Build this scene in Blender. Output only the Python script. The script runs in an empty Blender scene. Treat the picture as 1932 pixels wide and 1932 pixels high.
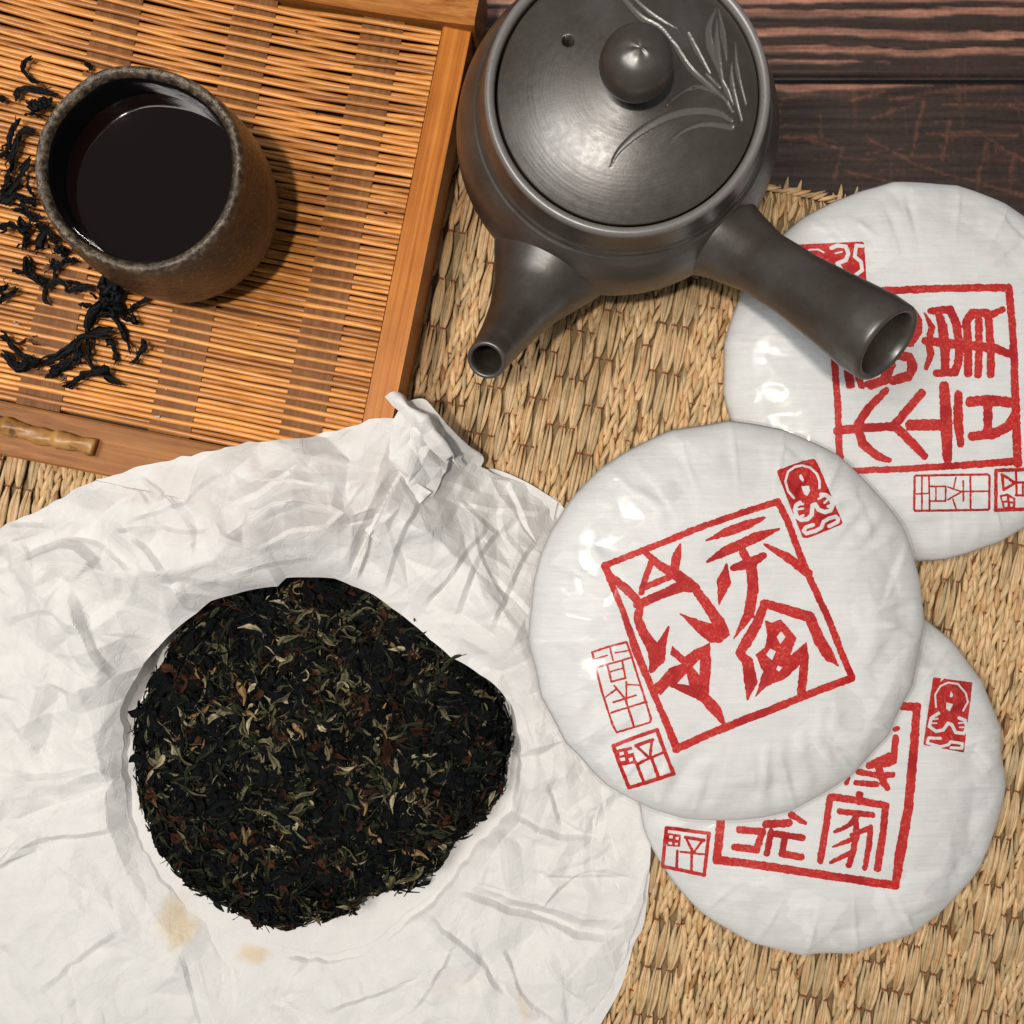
import bpy, math, random
import numpy as np
from mathutils import Matrix, Vector
from mathutils.geometry import delaunay_2d_cdt

C = bpy.context.scene.collection
scene = bpy.context.scene
RNG = np.random.default_rng(7)
random.seed(7)

# ------------------------------------------------------------------ camera, light, exposure
H = 0.42                                   # camera height over the mat
K = math.tan(math.radians(26.5)) / 966.0   # metres per photo pixel (photo reduced to 1932 px) per metre of depth
cam_d = bpy.data.cameras.new("camera"); cam = bpy.data.objects.new("camera", cam_d); C.objects.link(cam)
cam.location = (0, 0, H); cam.rotation_euler = (0, 0, 0)
cam_d.sensor_fit = 'HORIZONTAL'; cam_d.angle = math.radians(53); cam_d.clip_start = 0.01; cam_d.clip_end = 50
scene.camera = cam
w = bpy.data.worlds.new("World"); scene.world = w; w.use_nodes = True
w.node_tree.nodes["Background"].inputs[0].default_value = (0.90, 0.97, 1.0, 1)
w.node_tree.nodes["Background"].inputs[1].default_value = 0.19

def area(name, loc, target, size, power, col, shape='DISK', size_y=None):
    d = bpy.data.lights.new(name, 'AREA'); d.energy = power; d.color = col; d.shape = shape; d.size = size
    if size_y: d.size_y = size_y
    o = bpy.data.objects.new(name, d); C.objects.link(o); o.location = loc
    o.rotation_euler = (Vector(target) - Vector(loc)).to_track_quat('-Z', 'Y').to_euler()
    return o
kd_ = bpy.data.lights.new("ceiling_lamp", 'SPOT'); kd_.energy = 54.0; kd_.color = (1.0, 0.91, 0.80); kd_.shadow_soft_size = 0.035
kd_.spot_size = math.radians(44); kd_.spot_blend = 1.0
key = bpy.data.objects.new("ceiling_lamp", kd_); C.objects.link(key); key.location = (-0.19, -0.09, 1.5)
key.rotation_euler = (Vector((-0.05, 0.07, 0)) - key.location).to_track_quat('-Z', 'Y').to_euler()
area("fill_panel", (-0.62, 0.08, 1.5), (0, 0.02, 0), 0.50, 14.0, (1.0, 0.96, 0.91), 'RECTANGLE', 0.46)  # unseen fill light, added for the broad highlight on the lid
for i, lx in enumerate((-0.89, -0.62)):
    area("downlight", (lx, 0.91, 2.0), (0, 0, 0), 0.05 if i == 0 else 0.03, 1.2, (1.0, 0.9, 0.78))
scene.view_settings.view_transform = 'Standard'; scene.view_settings.look = 'None'
scene.view_settings.exposure = 0.0; scene.view_settings.gamma = 1.0

# ------------------------------------------------------------------ helpers
def W(px, py, z):                           # photo pixel (1932 frame) at height z -> world point
    d = H - z
    return np.array([(px - 966) * K * d, (966 - py) * K * d, z])
def zoomer(ox, oy, sc):                     # coordinates read off an enlarged crop -> 1932 frame
    return lambda x, y: ((ox + x / sc) / 1.56522, (oy + y / sc) / 1.56522)

def mesh_obj(name, V, faces, mat, parent=None, smooth=True, kind=None, cols=None, link=True, fib=None):
    V = np.asarray(V, dtype=np.float64).reshape(-1, 3)
    if parent is not None:
        V = V - np.array(parent.matrix_world.translation if parent.parent else parent.location)
    fl = faces if isinstance(faces, (list, tuple)) and len(faces) and isinstance(faces[0], np.ndarray) and faces[0].ndim == 2 else [np.asarray(faces)]
    me = bpy.data.meshes.new(name)
    loops = np.concatenate([f.reshape(-1) for f in fl]).astype(np.int32)
    tot = np.concatenate([np.full(len(f), f.shape[1], np.int32) for f in fl])
    start = np.concatenate([[0], np.cumsum(tot)[:-1]]).astype(np.int32)
    me.vertices.add(len(V)); me.vertices.foreach_set("co", V.reshape(-1).astype(np.float32))
    me.loops.add(len(loops)); me.loops.foreach_set("vertex_index", loops)
    me.polygons.add(len(tot)); me.polygons.foreach_set("loop_start", start); me.polygons.foreach_set("loop_total", tot)
    me.polygons.foreach_set("use_smooth", np.full(len(tot), smooth))
    if cols is not None:
        a = me.color_attributes.new("Col", 'FLOAT_COLOR', 'POINT')
        c = np.ones((len(V), 4), np.float32); c[:, :cols.shape[1]] = cols
        a.data.foreach_set("color", c.reshape(-1))
    if fib is not None:
        a = me.color_attributes.new("Fib", 'FLOAT_COLOR', 'POINT')
        c = np.ones((len(V), 4), np.float32); c[:, :3] = fib
        a.data.foreach_set("color", c.reshape(-1))
    me.update(calc_edges=True); me.validate()
    if mat: me.materials.append(mat)
    o = bpy.data.objects.new(name, me)
    if link: C.objects.link(o)
    if parent is not None: o.parent = parent
    if kind: o["kind"] = kind
    return o
def thing(name, label, cat, loc=(0, 0, 0), group=None):
    o = bpy.data.objects.new(name, None); C.objects.link(o); o.location = loc; o.empty_display_size = 0.01
    o["label"] = label; o["category"] = cat
    if group: o["group"] = group
    return o
def tag(o, label, cat, group=None):
    o["label"] = label; o["category"] = cat
    if group: o["group"] = group
    return o
def grid_faces(nu, nv, wrap_u=False, off=0):  # vertex index = i*nv + j
    iu = np.arange(nu if wrap_u else nu - 1); jv = np.arange(nv - 1)
    a = (iu[:, None] * nv + jv[None, :]).reshape(-1)
    b = (((iu + 1) % nu)[:, None] * nv + jv[None, :]).reshape(-1)
    return np.stack([a, b, b + 1, a + 1], 1) + off
def tube_faces(n, m):                        # n rings of m points, closed round the ring
    return np.vstack([grid_faces(n, m), np.stack([np.arange(n - 1) * m + m - 1, np.arange(1, n) * m + m - 1, np.arange(1, n) * m, np.arange(n - 1) * m], 1)])
def catmull(P, n):
    P = np.asarray(P, float); m = len(P)
    if m == 2: return P[0] + (P[1] - P[0]) * np.linspace(0, 1, n)[:, None]
    Q = np.vstack([2 * P[0] - P[1], P, 2 * P[-1] - P[-2]])
    u = np.linspace(0, m - 1 - 1e-9, n); i = u.astype(int); t = (u - i)[:, None]
    a, b, c, d = Q[i], Q[i + 1], Q[i + 2], Q[i + 3]
    return 0.5 * (2 * b + (c - a) * t + (2 * a - 5 * b + 4 * c - d) * t ** 2 + (3 * b - a - 3 * c + d) * t ** 3)

_T = np.random.default_rng(3).random((256, 256))
def vnoise(x, y, s=0):
    x = np.asarray(x) + 17.3 * s; y = np.asarray(y) - 9.7 * s
    xi = np.floor(x).astype(int); yi = np.floor(y).astype(int); fx = x - xi; fy = y - yi
    fx = fx * fx * (3 - 2 * fx); fy = fy * fy * (3 - 2 * fy)
    g = lambda a, b: _T[a & 255, b & 255]
    return ((g(xi, yi) * (1 - fx) + g(xi + 1, yi) * fx) * (1 - fy) + (g(xi, yi + 1) * (1 - fx) + g(xi + 1, yi + 1) * fx) * fy) * 2 - 1
def fbm(x, y, s=0, o=4):
    r = 0; a = 1; 
    for k in range(o): r = r + a * vnoise(x * 2 ** k, y * 2 ** k, s + k); a *= .5
    return r
def smooth01(x): x = np.clip(x, 0, 1); return x * x * (3 - 2 * x)

class Crumple:                              # creased paper: heights at random points, flat facets between them
    def __init__(s, L, spacing, seed, n=512, stretch=1.0):
        r = np.random.default_rng(seed); m = int(L / spacing) + 3
        gx, gy = np.meshgrid(np.arange(m), np.arange(m))
        P = np.stack([gx, gy], -1).reshape(-1, 2) - 1 + r.uniform(-.48, .48, (m * m, 2))
        P = P * spacing * n / L
        h = r.uniform(-1, 1, len(P))
        _, _, tris, ov, _, _ = delaunay_2d_cdt([Vector(p) for p in P], [], [], 0, 1e-6)[:6]
        out = np.zeros((n, n))
        for t in tris:
            a, b, c = P[t[0]], P[t[1]], P[t[2]]
            x0 = max(int(min(a[0], b[0], c[0])), 0); x1 = min(int(max(a[0], b[0], c[0])) + 2, n)
            y0 = max(int(min(a[1], b[1], c[1])), 0); y1 = min(int(max(a[1], b[1], c[1])) + 2, n)
            if x1 <= x0 or y1 <= y0: continue
            X, Y = np.meshgrid(np.arange(x0, x1), np.arange(y0, y1))
            den = (b[1] - c[1]) * (a[0] - c[0]) + (c[0] - b[0]) * (a[1] - c[1])
            if abs(den) < 1e-9: continue
            l1 = ((b[1] - c[1]) * (X - c[0]) + (c[0] - b[0]) * (Y - c[1])) / den
            l2 = ((c[1] - a[1]) * (X - c[0]) + (a[0] - c[0]) * (Y - c[1])) / den
            l3 = 1 - l1 - l2; k = (l1 >= -1e-6) & (l2 >= -1e-6) & (l3 >= -1e-6)
            out[Y[k], X[k]] = (l1 * h[t[0]] + l2 * h[t[1]] + l3 * h[t[2]])[k]
        s.m = out; s.n = n; s.L = L; s.st = stretch
    def __call__(s, x, y, rot=0.0, dx=0.0):
        c, q = math.cos(rot), math.sin(rot)
        u = (c * x + q * y + dx) / s.L * s.n; v = (-q * x + c * y - dx * .7) / s.L * s.n * s.st
        per = 2 * (s.n - 1)
        u = np.abs((u % per) - (s.n - 1)); v = np.abs((v % per) - (s.n - 1))
        u = np.clip(u, 0, s.n - 1.001); v = np.clip(v, 0, s.n - 1.001)
        i = u.astype(int); j = v.astype(int); fu = u - i; fv = v - j; m = s.m
        return (m[j, i] * (1 - fu) + m[j, i + 1] * fu) * (1 - fv) + (m[j + 1, i] * (1 - fu) + m[j + 1, i + 1] * fu) * fv
CR1 = Crumple(0.30, 0.022, 11); CR2 = Crumple(0.20, 0.0095, 12); CR3 = Crumple(0.12, 0.0042, 13)

# ------------------------------------------------------------------ materials
class M:
    def __init__(s, name, base=(.5, .5, .5), rough=.5, spec=.5):
        s.m = bpy.data.materials.new(name); s.m.use_nodes = True; s.t = s.m.node_tree
        s.b = s.t.nodes["Principled BSDF"]
        s.b.inputs["Base Color"].default_value = (*base, 1); s.b.inputs["Roughness"].default_value = rough
        s.b.inputs["Specular IOR Level"].default_value = spec
        s.out = s.t.nodes["Material Output"]
    def n(s, typ, **kw):
        x = s.t.nodes.new(typ)
        for k, v in kw.items():
            if k in x.inputs.keys(): x.inputs[k].default_value = v
            else: setattr(x, k, v)
        return x
    def l(s, a, b): s.t.links.new(a, b)
    def coord(s, scale=(1, 1, 1), kind="Object", rot=0.0):
        tc = s.n("ShaderNodeTexCoord"); mp = s.n("ShaderNodeMapping"); mp.inputs["Scale"].default_value = scale
        
        if rot:                             # turn into the turned frame first, then stretch
            mp.vector_type = 'TEXTURE'; mp.inputs["Rotation"].default_value = (0, 0, -rot); mp.inputs["Scale"].default_value = tuple(1 / q for q in scale)
        s.l(tc.outputs[kind], mp.inputs["Vector"]); return mp.outputs[0]
    def noise(s, vec, scale, detail=4, rough=.55, dist=0):
        x = s.n("ShaderNodeTexNoise"); x.inputs["Scale"].default_value = scale; x.inputs["Detail"].default_value = detail
        x.inputs["Roughness"].default_value = rough; x.inputs["Distortion"].default_value = dist
        s.l(vec, x.inputs["Vector"]); return x.outputs["Fac"]
    def ramp(s, fac, stops, interp='LINEAR'):
        x = s.n("ShaderNodeValToRGB"); e = x.color_ramp.elements; x.color_ramp.interpolation = interp
        while len(e) < len(stops): e.new(.5)
        for i, (p, c) in enumerate(stops):
            e[i].position = p; e[i].color = (*c, 1) if len(c) == 3 else c
        s.l(fac, x.inputs[0]); return x.outputs[0]
    def mix(s, a, b, fac, blend='MIX'):
        x = s.n("ShaderNodeMix"); x.data_type = 'RGBA'; x.blend_type = blend
        for v, i in ((fac, 0), (a, 6), (b, 7)):
            if hasattr(v, "is_output"): s.l(v, x.inputs[i])
            else: x.inputs[i].default_value = v if i == 0 else (*v, 1)
        return x.outputs[2]
    def math(s, op, a, b=0.0, clamp=False):
        x = s.n("ShaderNodeMath"); x.operation = op; x.use_clamp = clamp
        for v, i in ((a, 0), (b, 1)):
            if hasattr(v, "is_output"): s.l(v, x.inputs[i])
            else: x.inputs[i].default_value = v
        return x.outputs[0]
    def attr(s, name="Col"):
        x = s.n("ShaderNodeAttribute"); x.attribute_name = name; return x
    def base(s, sock): s.l(sock, s.b.inputs["Base Color"])
    def rough(s, sock): s.l(sock, s.b.inputs["Roughness"])
    def bump(s, sock, dist, strength=1.0):
        x = s.n("ShaderNodeBump"); x.inputs["Distance"].default_value = dist; x.inputs["Strength"].default_value = strength
        s.l(sock, x.inputs["Height"])
        if s.b.inputs["Normal"].is_linked: s.l(s.b.inputs["Normal"].links[0].from_socket, x.inputs["Normal"])
        s.l(x.outputs[0], s.b.inputs["Normal"])

# straw: per-piece tone in the colour attribute, fibre coordinate in its alpha-free blue channel
def mat_straw():
    m = M("straw_fibre", rough=.42, spec=.45); a = m.attr()
    v = m.coord(); f = m.noise(v, 260, 4)
    fib = m.attr("Fib"); sep = m.n("ShaderNodeSeparateColor"); m.l(fib.outputs["Color"], sep.inputs[0])
    comb = m.n("ShaderNodeCombineXYZ"); m.l(m.math('MULTIPLY', sep.outputs[0], 9.0), comb.inputs[0]); m.l(m.math('MULTIPLY', sep.outputs[1], 1.4), comb.inputs[1]); m.l(m.math('MULTIPLY', sep.outputs[2], 40.0), comb.inputs[2])
    g = m.noise(comb.outputs[0], 1.0, 3, .6)
    c = m.mix(a.outputs["Color"], m.ramp(g, [(.3, (.50, .42, .32)), (.6, (1.0, .98, .95)), (.8, (1.15, 1.12, 1.05))]), 1.0, 'MULTIPLY')
    c = m.mix(c, m.ramp(f, [(.3, (.72, .66, .55)), (.55, (1, 1, 1))]), .7, 'MULTIPLY')
    sp = m.noise(v, 900, 2); c = m.mix(c, (.16, .08, .03), m.ramp(sp, [(.72, (0, 0, 0)), (.78, (.6, .6, .6))]))
    m.base(c); m.bump(g, .00035, .9); return m.m
def mat_simple(name, col, rough, spec=.5, nscale=300, amt=.25, bump=0.0002):
    m = M(name, col, rough, spec); v = m.coord(); f = m.noise(v, nscale, 5)
    d = tuple(x * (1 - amt) for x in col); u = tuple(min(1, x * (1 + amt)) for x in col)
    m.base(m.ramp(f, [(.3, d), (.7, u)])); 
    if bump: m.bump(f, bump, .6)
    return m.m
def mat_bamboo(name, cols, rough=.42, axis=(7, 420, 420), rnd=True, rotz=0.0, bump=.0002, sp=.14):
    m = M(name, rough=rough, spec=sp); v = m.coord(axis, rot=rotz)
    oi = m.n("ShaderNodeObjectInfo"); 
    f = m.noise(v, 1.0, 6, .62)
    c = m.ramp(f, [(.25, cols[0]), (.5, cols[1]), (.75, cols[2])])
    if rnd:
        c = m.mix(c, m.ramp(oi.outputs["Random"], [(0, (.62, .5, .42)), (.3, (.92, .86, .78)), (.6, (1.05, 1.0, .95)), (1, (1.4, 1.38, 1.35))]), 1.0, 'MULTIPLY')
    big = m.noise(m.coord(), 60, 4); c = m.mix(c, m.ramp(big, [(.3, (.72, .66, .6)), (.6, (1, 1, 1))]), .6, 'MULTIPLY')
    m.base(c); m.bump(f, bump, .7); return m.m
def mat_table():
    m = M("charred_wood", rough=.45, spec=.35); a = m.attr(); v = m.coord((14, 260, 260)); f = m.noise(v, 1, 6, .65)
    f2 = m.noise(m.coord(), 500, 4)
    c = m.mix(a.outputs["Color"], m.ramp(f, [(.28, (.45, .42, .42)), (.5, (.95, .95, .95)), (.78, (1.5, 1.4, 1.35))]), 1.0, 'MULTIPLY')
    c = m.mix(c, m.ramp(f2, [(.3, (.75, .75, .75)), (.65, (1.1, 1.1, 1.1))]), .8, 'MULTIPLY')
    m.base(c); m.bump(f, .0003, .6); return m.m
def mat_clay():
    m = M("dark_burnished_clay", rough=.36, spec=1.0); a = m.attr(); v = m.coord(); f = m.noise(v, 42, 6, .65); s = m.noise(v, 1500, 3); s2 = m.noise(v, 420, 4)
    c = m.ramp(f, [(.3, (.028, .018, .012)), (.52, (.040, .032, .026)), (.72, (.060, .053, .048))])
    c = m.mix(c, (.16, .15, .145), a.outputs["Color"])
    c = m.mix(c, (.02, .016, .014), m.ramp(s2, [(.66, (0, 0, 0)), (.72, (.5, .5, .5))]))
    m.base(c); m.rough(m.ramp(s2, [(.3, (.33, .33, .33)), (.7, (.42, .42, .42))])); m.bump(s, .00003, .5); m.bump(f, .0006, .25)
    return m.m
def mat_stone():
    m = M("glazed_stoneware", rough=.3, spec=.5); v = m.coord(); f = m.noise(v, 75, 7, .68, .6); g = m.noise(v, 480, 5, .62); h = m.noise(v, 1500, 3)
    dr = m.noise(m.coord((170, 170, 45)), 1, 6, .68)
    c = m.ramp(f, [(.28, (.003, .0035, .005)), (.44, (.009, .007, .006)), (.57, (.026, .015, .008)), (.72, (.055, .040, .024))])
    c = m.mix(c, m.ramp(dr, [(.40, (.003, .004, .005)), (.62, (.046, .026, .013))]), .5)
    c = m.mix(c, (.30, .25, .15), m.ramp(g, [(.60, (0, 0, 0)), (.68, (.38, .38, .38))]))
    c = m.mix(c, (.004, .005, .007), m.ramp(m.noise(v, 48, 5, .6, 1.0), [(.48, (0, 0, 0)), (.60, (.9, .9, .9))]))
    a = m.attr(); c = m.mix(c, m.ramp(g, [(.38, (.025, .018, .013)), (.5, (.075, .052, .034)), (.64, (.19, .145, .095))]), a.outputs["Color"])
    m.base(c); m.rough(m.ramp(f, [(.3, (.16, .16, .16)), (.7, (.36, .36, .36))])); m.bump(f, .0016, .7); m.bump(g, .0008, .8); m.bump(h, .00014, .6)
    return m.m
def mat_paper(name, tint, fine=.00025, transl=.12, fibre=0.0):
    m = M(name, tint, .62, .25); a = m.attr(); v = m.coord()
    vor = m.n("ShaderNodeTexVoronoi"); vor.feature = 'DISTANCE_TO_EDGE'; vor.inputs["Scale"].default_value = 120
    nz = m.n("ShaderNodeTexNoise"); nz.inputs["Scale"].default_value = 60; m.l(v, nz.inputs["Vector"])
    add = m.n("ShaderNodeVectorMath"); add.operation = 'MULTIPLY_ADD'; m.l(nz.outputs["Color"], add.inputs[0]); add.inputs[1].default_value = (.03, .03, .03); m.l(v, add.inputs[2])
    m.l(add.outputs[0], vor.inputs["Vector"])
    f = m.noise(v, 90, 6, .65); g = m.noise(v, 1600, 3)
    c = m.mix(tint, m.ramp(f, [(.3, (.93, .93, .94)), (.6, (1, 1, 1))]), 1.0, 'MULTIPLY')
    if fibre:
        fb = m.noise(m.coord((60, 900, 60)), 1, 4, .7); c = m.mix(c, m.ramp(fb, [(.3, (.86, .87, .89)), (.6, (1, 1, 1))]), fibre, 'MULTIPLY')
        gh = m.noise(m.coord((1, 1, 1)), 75, 3, .5); gl = m.noise(m.coord((40, 500, 40)), 1, 2)
        c = m.mix(c, (.60, .61, .62), m.math('MULTIPLY', m.ramp(gh, [(.56, (0, 0, 0)), (.66, (.5, .5, .5))]), gl))
    c = m.mix(c, a.outputs["Color"], 1.0, 'MULTIPLY')
    m.base(c); m.bump(m.ramp(vor.outputs["Distance"], [(0, (0, 0, 0)), (.06, (1, 1, 1))]), fine, .3); m.bump(f, .0003, .2); m.bump(g, .00006, .5)
    tr = m.n("ShaderNodeBsdfTranslucent"); m.l(c, tr.inputs[0]); mx = m.n("ShaderNodeMixShader"); mx.inputs[0].default_value = transl
    m.l(m.b.outputs[0], mx.inputs[1]); m.l(tr.outputs[0], mx.inputs[2]); m.l(mx.outputs[0], m.out.inputs[0])
    return m.m
def mat_film():
    m = M("clear_film"); tp = m.n("ShaderNodeBsdfTransparent"); tp.inputs[0].default_value = (.985, .985, .985, 1)
    gl = m.n("ShaderNodeBsdfGlossy"); gl.inputs["Roughness"].default_value = .19; gl.inputs["Color"].default_value = (1, 1, 1, 1)
    fr = m.n("ShaderNodeFresnel"); fr.inputs[0].default_value = 1.5
    v = m.coord(); n = m.noise(v, 60, 2, .4, 1.2)
    bp = m.n("ShaderNodeBump"); bp.inputs["Distance"].default_value = .00025; bp.inputs["Strength"].default_value = .5; m.l(n, bp.inputs["Height"])
    m.l(bp.outputs[0], gl.inputs["Normal"]); m.l(bp.outputs[0], fr.inputs["Normal"])
    mx = m.n("ShaderNodeMixShader"); m.l(m.math('MINIMUM', m.math('MULTIPLY', fr.outputs[0], .60), .06), mx.inputs[0]); m.l(tp.outputs[0], mx.inputs[1]); m.l(gl.outputs[0], mx.inputs[2])
    m.l(mx.outputs[0], m.out.inputs[0]); return m.m
def mat_ink():
    m = M("red_seal_ink", rough=.55, spec=.3); v = m.coord(); f = m.noise(v, 900, 5, .75); g = m.noise(v, 70, 4, .6)
    c = m.ramp(f, [(.30, (.40, .008, .008)), (.52, (.46, .016, .013)), (.66, (.58, .10, .08)), (.8, (.70, .28, .23))])
    c = m.mix(c, (.33, .004, .006), m.ramp(g, [(.52, (0, 0, 0)), (.62, (.9, .9, .9))])); m.base(c); return m.m
def mat_leaf(name="tea_leaf_surface", rough=.6, sp=.05):
    m = M(name, rough=rough, spec=sp); a = m.attr(); v = m.coord(); f = m.noise(v, 1100, 4, .65)
    c = m.mix(a.outputs["Color"], m.ramp(f, [(.3, (.5, .5, .5)), (.55, (1, 1, 1)), (.8, (1.5, 1.45, 1.4))]), 1.0, 'MULTIPLY')
    m.base(c); m.bump(f, .0004, .8); return m.m
STRAW = mat_straw(); CLAY = mat_clay(); STONE = mat_stone(); FILM = mat_film(); INK = mat_ink(); LEAF = mat_leaf()
PAPER = mat_paper("crumpled_rice_paper", (.74, .735, .725)); WRAP = mat_paper("cake_wrapping_paper", (.72, .725, .72), .00008, .05, .8)
TABLE = mat_table()
THREAD = mat_simple("red_brown_thread", (.24, .055, .018), .7)
BACKING = mat_simple("dark_gap", (.20, .125, .055), .8)
ROT = math.radians(11.5)
ROD = mat_bamboo("bamboo_rod_skin", ((.36, .13, .024), (.54, .225, .048), (.68, .34, .085)), .33, (9, 700, 700), True, ROT, sp=.4)
BAND = mat_bamboo("bamboo_band_skin", ((.12, .045, .014), (.19, .08, .028), (.27, .125, .048)), .5, (500, 12, 500), False, ROT, .0004)
FRAME_V = mat_bamboo("bamboo_board_skin", ((.26, .065, .008), (.46, .155, .026), (.60, .25, .05)), .36, (520, 7, 520), False, ROT)
FRAME_H = mat_bamboo("bamboo_rail_skin", ((.16, .05, .012), (.38, .145, .036), (.52, .25, .07)), .4, (7, 420, 420), False, ROT)
RAIL_D = mat_bamboo("worn_rail_skin", ((.14, .048, .011), (.30, .118, .030), (.45, .205, .062)), .45, (6, 420, 420), False, ROT)
# ------------------------------------------------------------------ table of charred planks
z5 = zoomer(2200, 0, 2.3447)
def seg_dist(px, py, pts, wid):             # distance to a tapering polyline minus its half width
    out = np.full(np.shape(px), 1e9); wid = np.broadcast_to(np.asarray(wid, float), (len(pts),)) / 2
    for i in range(len(pts) - 1):
        (ax, ay), (bx, by) = pts[i], pts[i + 1]; dx, dy = bx - ax, by - ay
        t = np.clip(((px - ax) * dx + (py - ay) * dy) / (dx * dx + dy * dy + 1e-12), 0, 1)
        out = np.minimum(out, np.hypot(px - ax - t * dx, py - ay - t * dy) - (wid[i] + (wid[i + 1] - wid[i]) * t))
    return out
ZT = -0.0035                                # table top under the mat
table = bpy.data.objects.new("table_top", None); C.objects.link(table); table["kind"] = "structure"; table.location = (0, 0, ZT)
def ztp(x, y): q = z5(x, y); p = W(q[0], q[1], ZT); return (p[0], p[1])
ridge = [([(-2600, 20), (0, 5), (500, 0), (2400, -20)], 26), ([(-2600, 95), (20, 88), (500, 95), (1100, 92), (1450, 78), (2400, 75)], 40),
         ([(-2600, 215), (80, 222), (600, 215), (1000, 240), (1400, 248), (2400, 235)], 40), ([(-2600, 335), (150, 340), (700, 345), (1250, 372), (1500, 358), (2400, 352)], 34),
         ([(-2600, 430), (170, 430), (600, 430), (1000, 440)], [22, 24, 22, 4]), ([(-2600, 640), (200, 610), (600, 605), (1300, 590)], [30, 36, 30, 6]),
         ([(1000, 690), (1250, 650), (1500, 620), (1850, 598)], [8, 34, 34, 24]), ([(250, 690), (450, 640)], [24, 6]), ([(730, 700), (960, 630)], [34, 6]),
         ([(880, 820), (1180, 720)], [16, 10]), ([(1360, 722), (1950, 722)], 14), ([(1240, 700), (1190, 900), (1150, 1090)], [24, 18, 8]),
         ([(860, 960), (1180, 1140), (1600, 1260)], [10, 24, 10]), ([(680, 1180), (1080, 1290)], [12, 20]), ([(420, 960), (680, 1040)], [26, 10]), ([(200, 955), (500, 950)], [30, 18]),
         ([(1260, 930), (1620, 920)], [10, 26]), ([(1350, 945), (1880, 945)], [6, 14]), ([(1660, 960), (1930, 1110)], [10, 22]), ([(1670, 990), (1600, 1330)], [14, 24]),
         ([(1420, 840), (1370, 1080)], 16), ([(1650, 1290), (1960, 1370)], 22), ([(670, 1030), (620, 1240)], 16), ([(1860, 1090), (1820, 1330)], 10), ([(240, 730), (225, 900)], 20)]
ridge = [([ztp(*q) for q in p], np.asarray(w) / 2.3447 / 1.56522 * K * .423) for p, w in ridge]
edge_y = [.36, .255, ztp(0, 545)[1], .100, .0, -.10, -.20, -.30, -.40]
for i in range(len(edge_y) - 1):
    y1, y0 = edge_y[i] - .0007, edge_y[i + 1] + .0007
    fine = y0 > .05
    fine = i in (1, 2); ny = max(8, int((y1 - y0) / .0007)) if fine else 8
    xs = np.concatenate([np.linspace(-.42, -.06, 30)[:-1], np.linspace(-.06, .24, 430), np.linspace(.24, .42, 20)[1:]]) if fine else np.linspace(-.42, .42, 40); nx = len(xs)
    X, Y = np.meshgrid(xs, np.linspace(y0, y1, ny), indexing='ij')
    d = np.full(X.shape, 1e9); 
    if fine:
        wv = vnoise(X * 40, Y * 300, 4) * .0004
        dsc = np.full(X.shape, 1e9)
        for q_, (p, wd) in enumerate(ridge):
            if q_ < 6: d = np.minimum(d, seg_dist(X, Y + wv * .6, p, wd * 1.3))
            else: dsc = np.minimum(dsc, seg_dist(X + wv * 1.5, Y + wv * 1.5, p, wd * .62))
        if i == 2:
            r7 = np.random.default_rng(70)
            for q_ in range(110):           # fine saw and knife marks
                x0, y0_ = r7.uniform(.06, .235), r7.uniform(y0, y1); a_ = r7.choice([r7.normal(1.42, .08), r7.normal(0, .06), r7.normal(-.42, .12), r7.normal(.4, .2)], p=[.45, .3, .15, .1]); l_ = r7.uniform(.004, .022)
                m_ = (np.abs(X - x0) < .025) & (np.abs(Y - y0_) < .025)
                dsc[m_] = np.minimum(dsc[m_], seg_dist(X[m_] + wv[m_], Y[m_], [(x0, y0_), (x0 + l_ * math.cos(a_), y0_ - l_ * math.sin(a_))], [r7.uniform(.0001, .0005), .00005]) + r7.uniform(0, .0006))
        faint = np.clip(.5 - (dsc + fbm(X * 700, Y * 700, 15, 3) * .0005) / .0013, 0, 1)
    amt = np.clip(.5 - (d + vnoise(X * 160, Y * 900, 5) * .0006) / .0009, 0, 1)
    hz = fbm(X * 22, Y * 500, 6, 3)
    edge = np.minimum(y1 - Y, Y - y0); drop = np.clip(1 - edge / .0022, 0, 1) ** 2 * .003
    Z = ZT + amt * .0005 + hz * .00022 - drop
    scr = (np.clip(fbm(X * 330, Y * 26, 8, 3) * 1.5 - .55, 0, 1) + np.clip(fbm(X * 22, Y * 420, 18, 3) * 1.5 - .5, 0, 1)) * smooth01(.5 + fbm(X * 30, Y * 30, 28, 2)) * (.75 if i == 2 else .15)   # cross scratches worn through the char
    scr = np.clip(scr, 0, 1)
    dark = np.array([.036, .023, .020]); lite = np.array([.37, .175, .12]); mid = np.array([.13, .055, .035])
    col = dark + (lite - dark) * amt[..., None] * (.8 + .3 * vnoise(X * 60, Y * 200, 3))[..., None]
    col = col + (mid - col) * (scr * (1 - amt))[..., None]
    if fine and i == 2: col = col + (np.array([.125, .054, .035]) - col) * (faint * (1 - amt))[..., None]
    V = np.stack([X, Y, Z], -1).reshape(-1, 3); cc = col.reshape(-1, 3)
    nv = len(V)                             # skirt gives the plank its thickness
    rim = np.concatenate([np.arange(nx) * ny, (nx - 1) * ny + np.arange(ny), (np.arange(nx) * ny + ny - 1)[::-1], np.arange(ny)[::-1]])
    Vb = V[rim].copy(); Vb[:, 2] = ZT - .012
    r = len(rim); q = np.stack([rim, nv + np.arange(r), nv + (np.arange(r) + 1) % r, np.roll(rim, -1)], 1)
    mesh_obj("plank", np.vstack([V, Vb]), [grid_faces(nx, ny)[:, ::-1], q], TABLE, table, cols=np.vstack([cc, cc[rim] * .4]))

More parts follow.
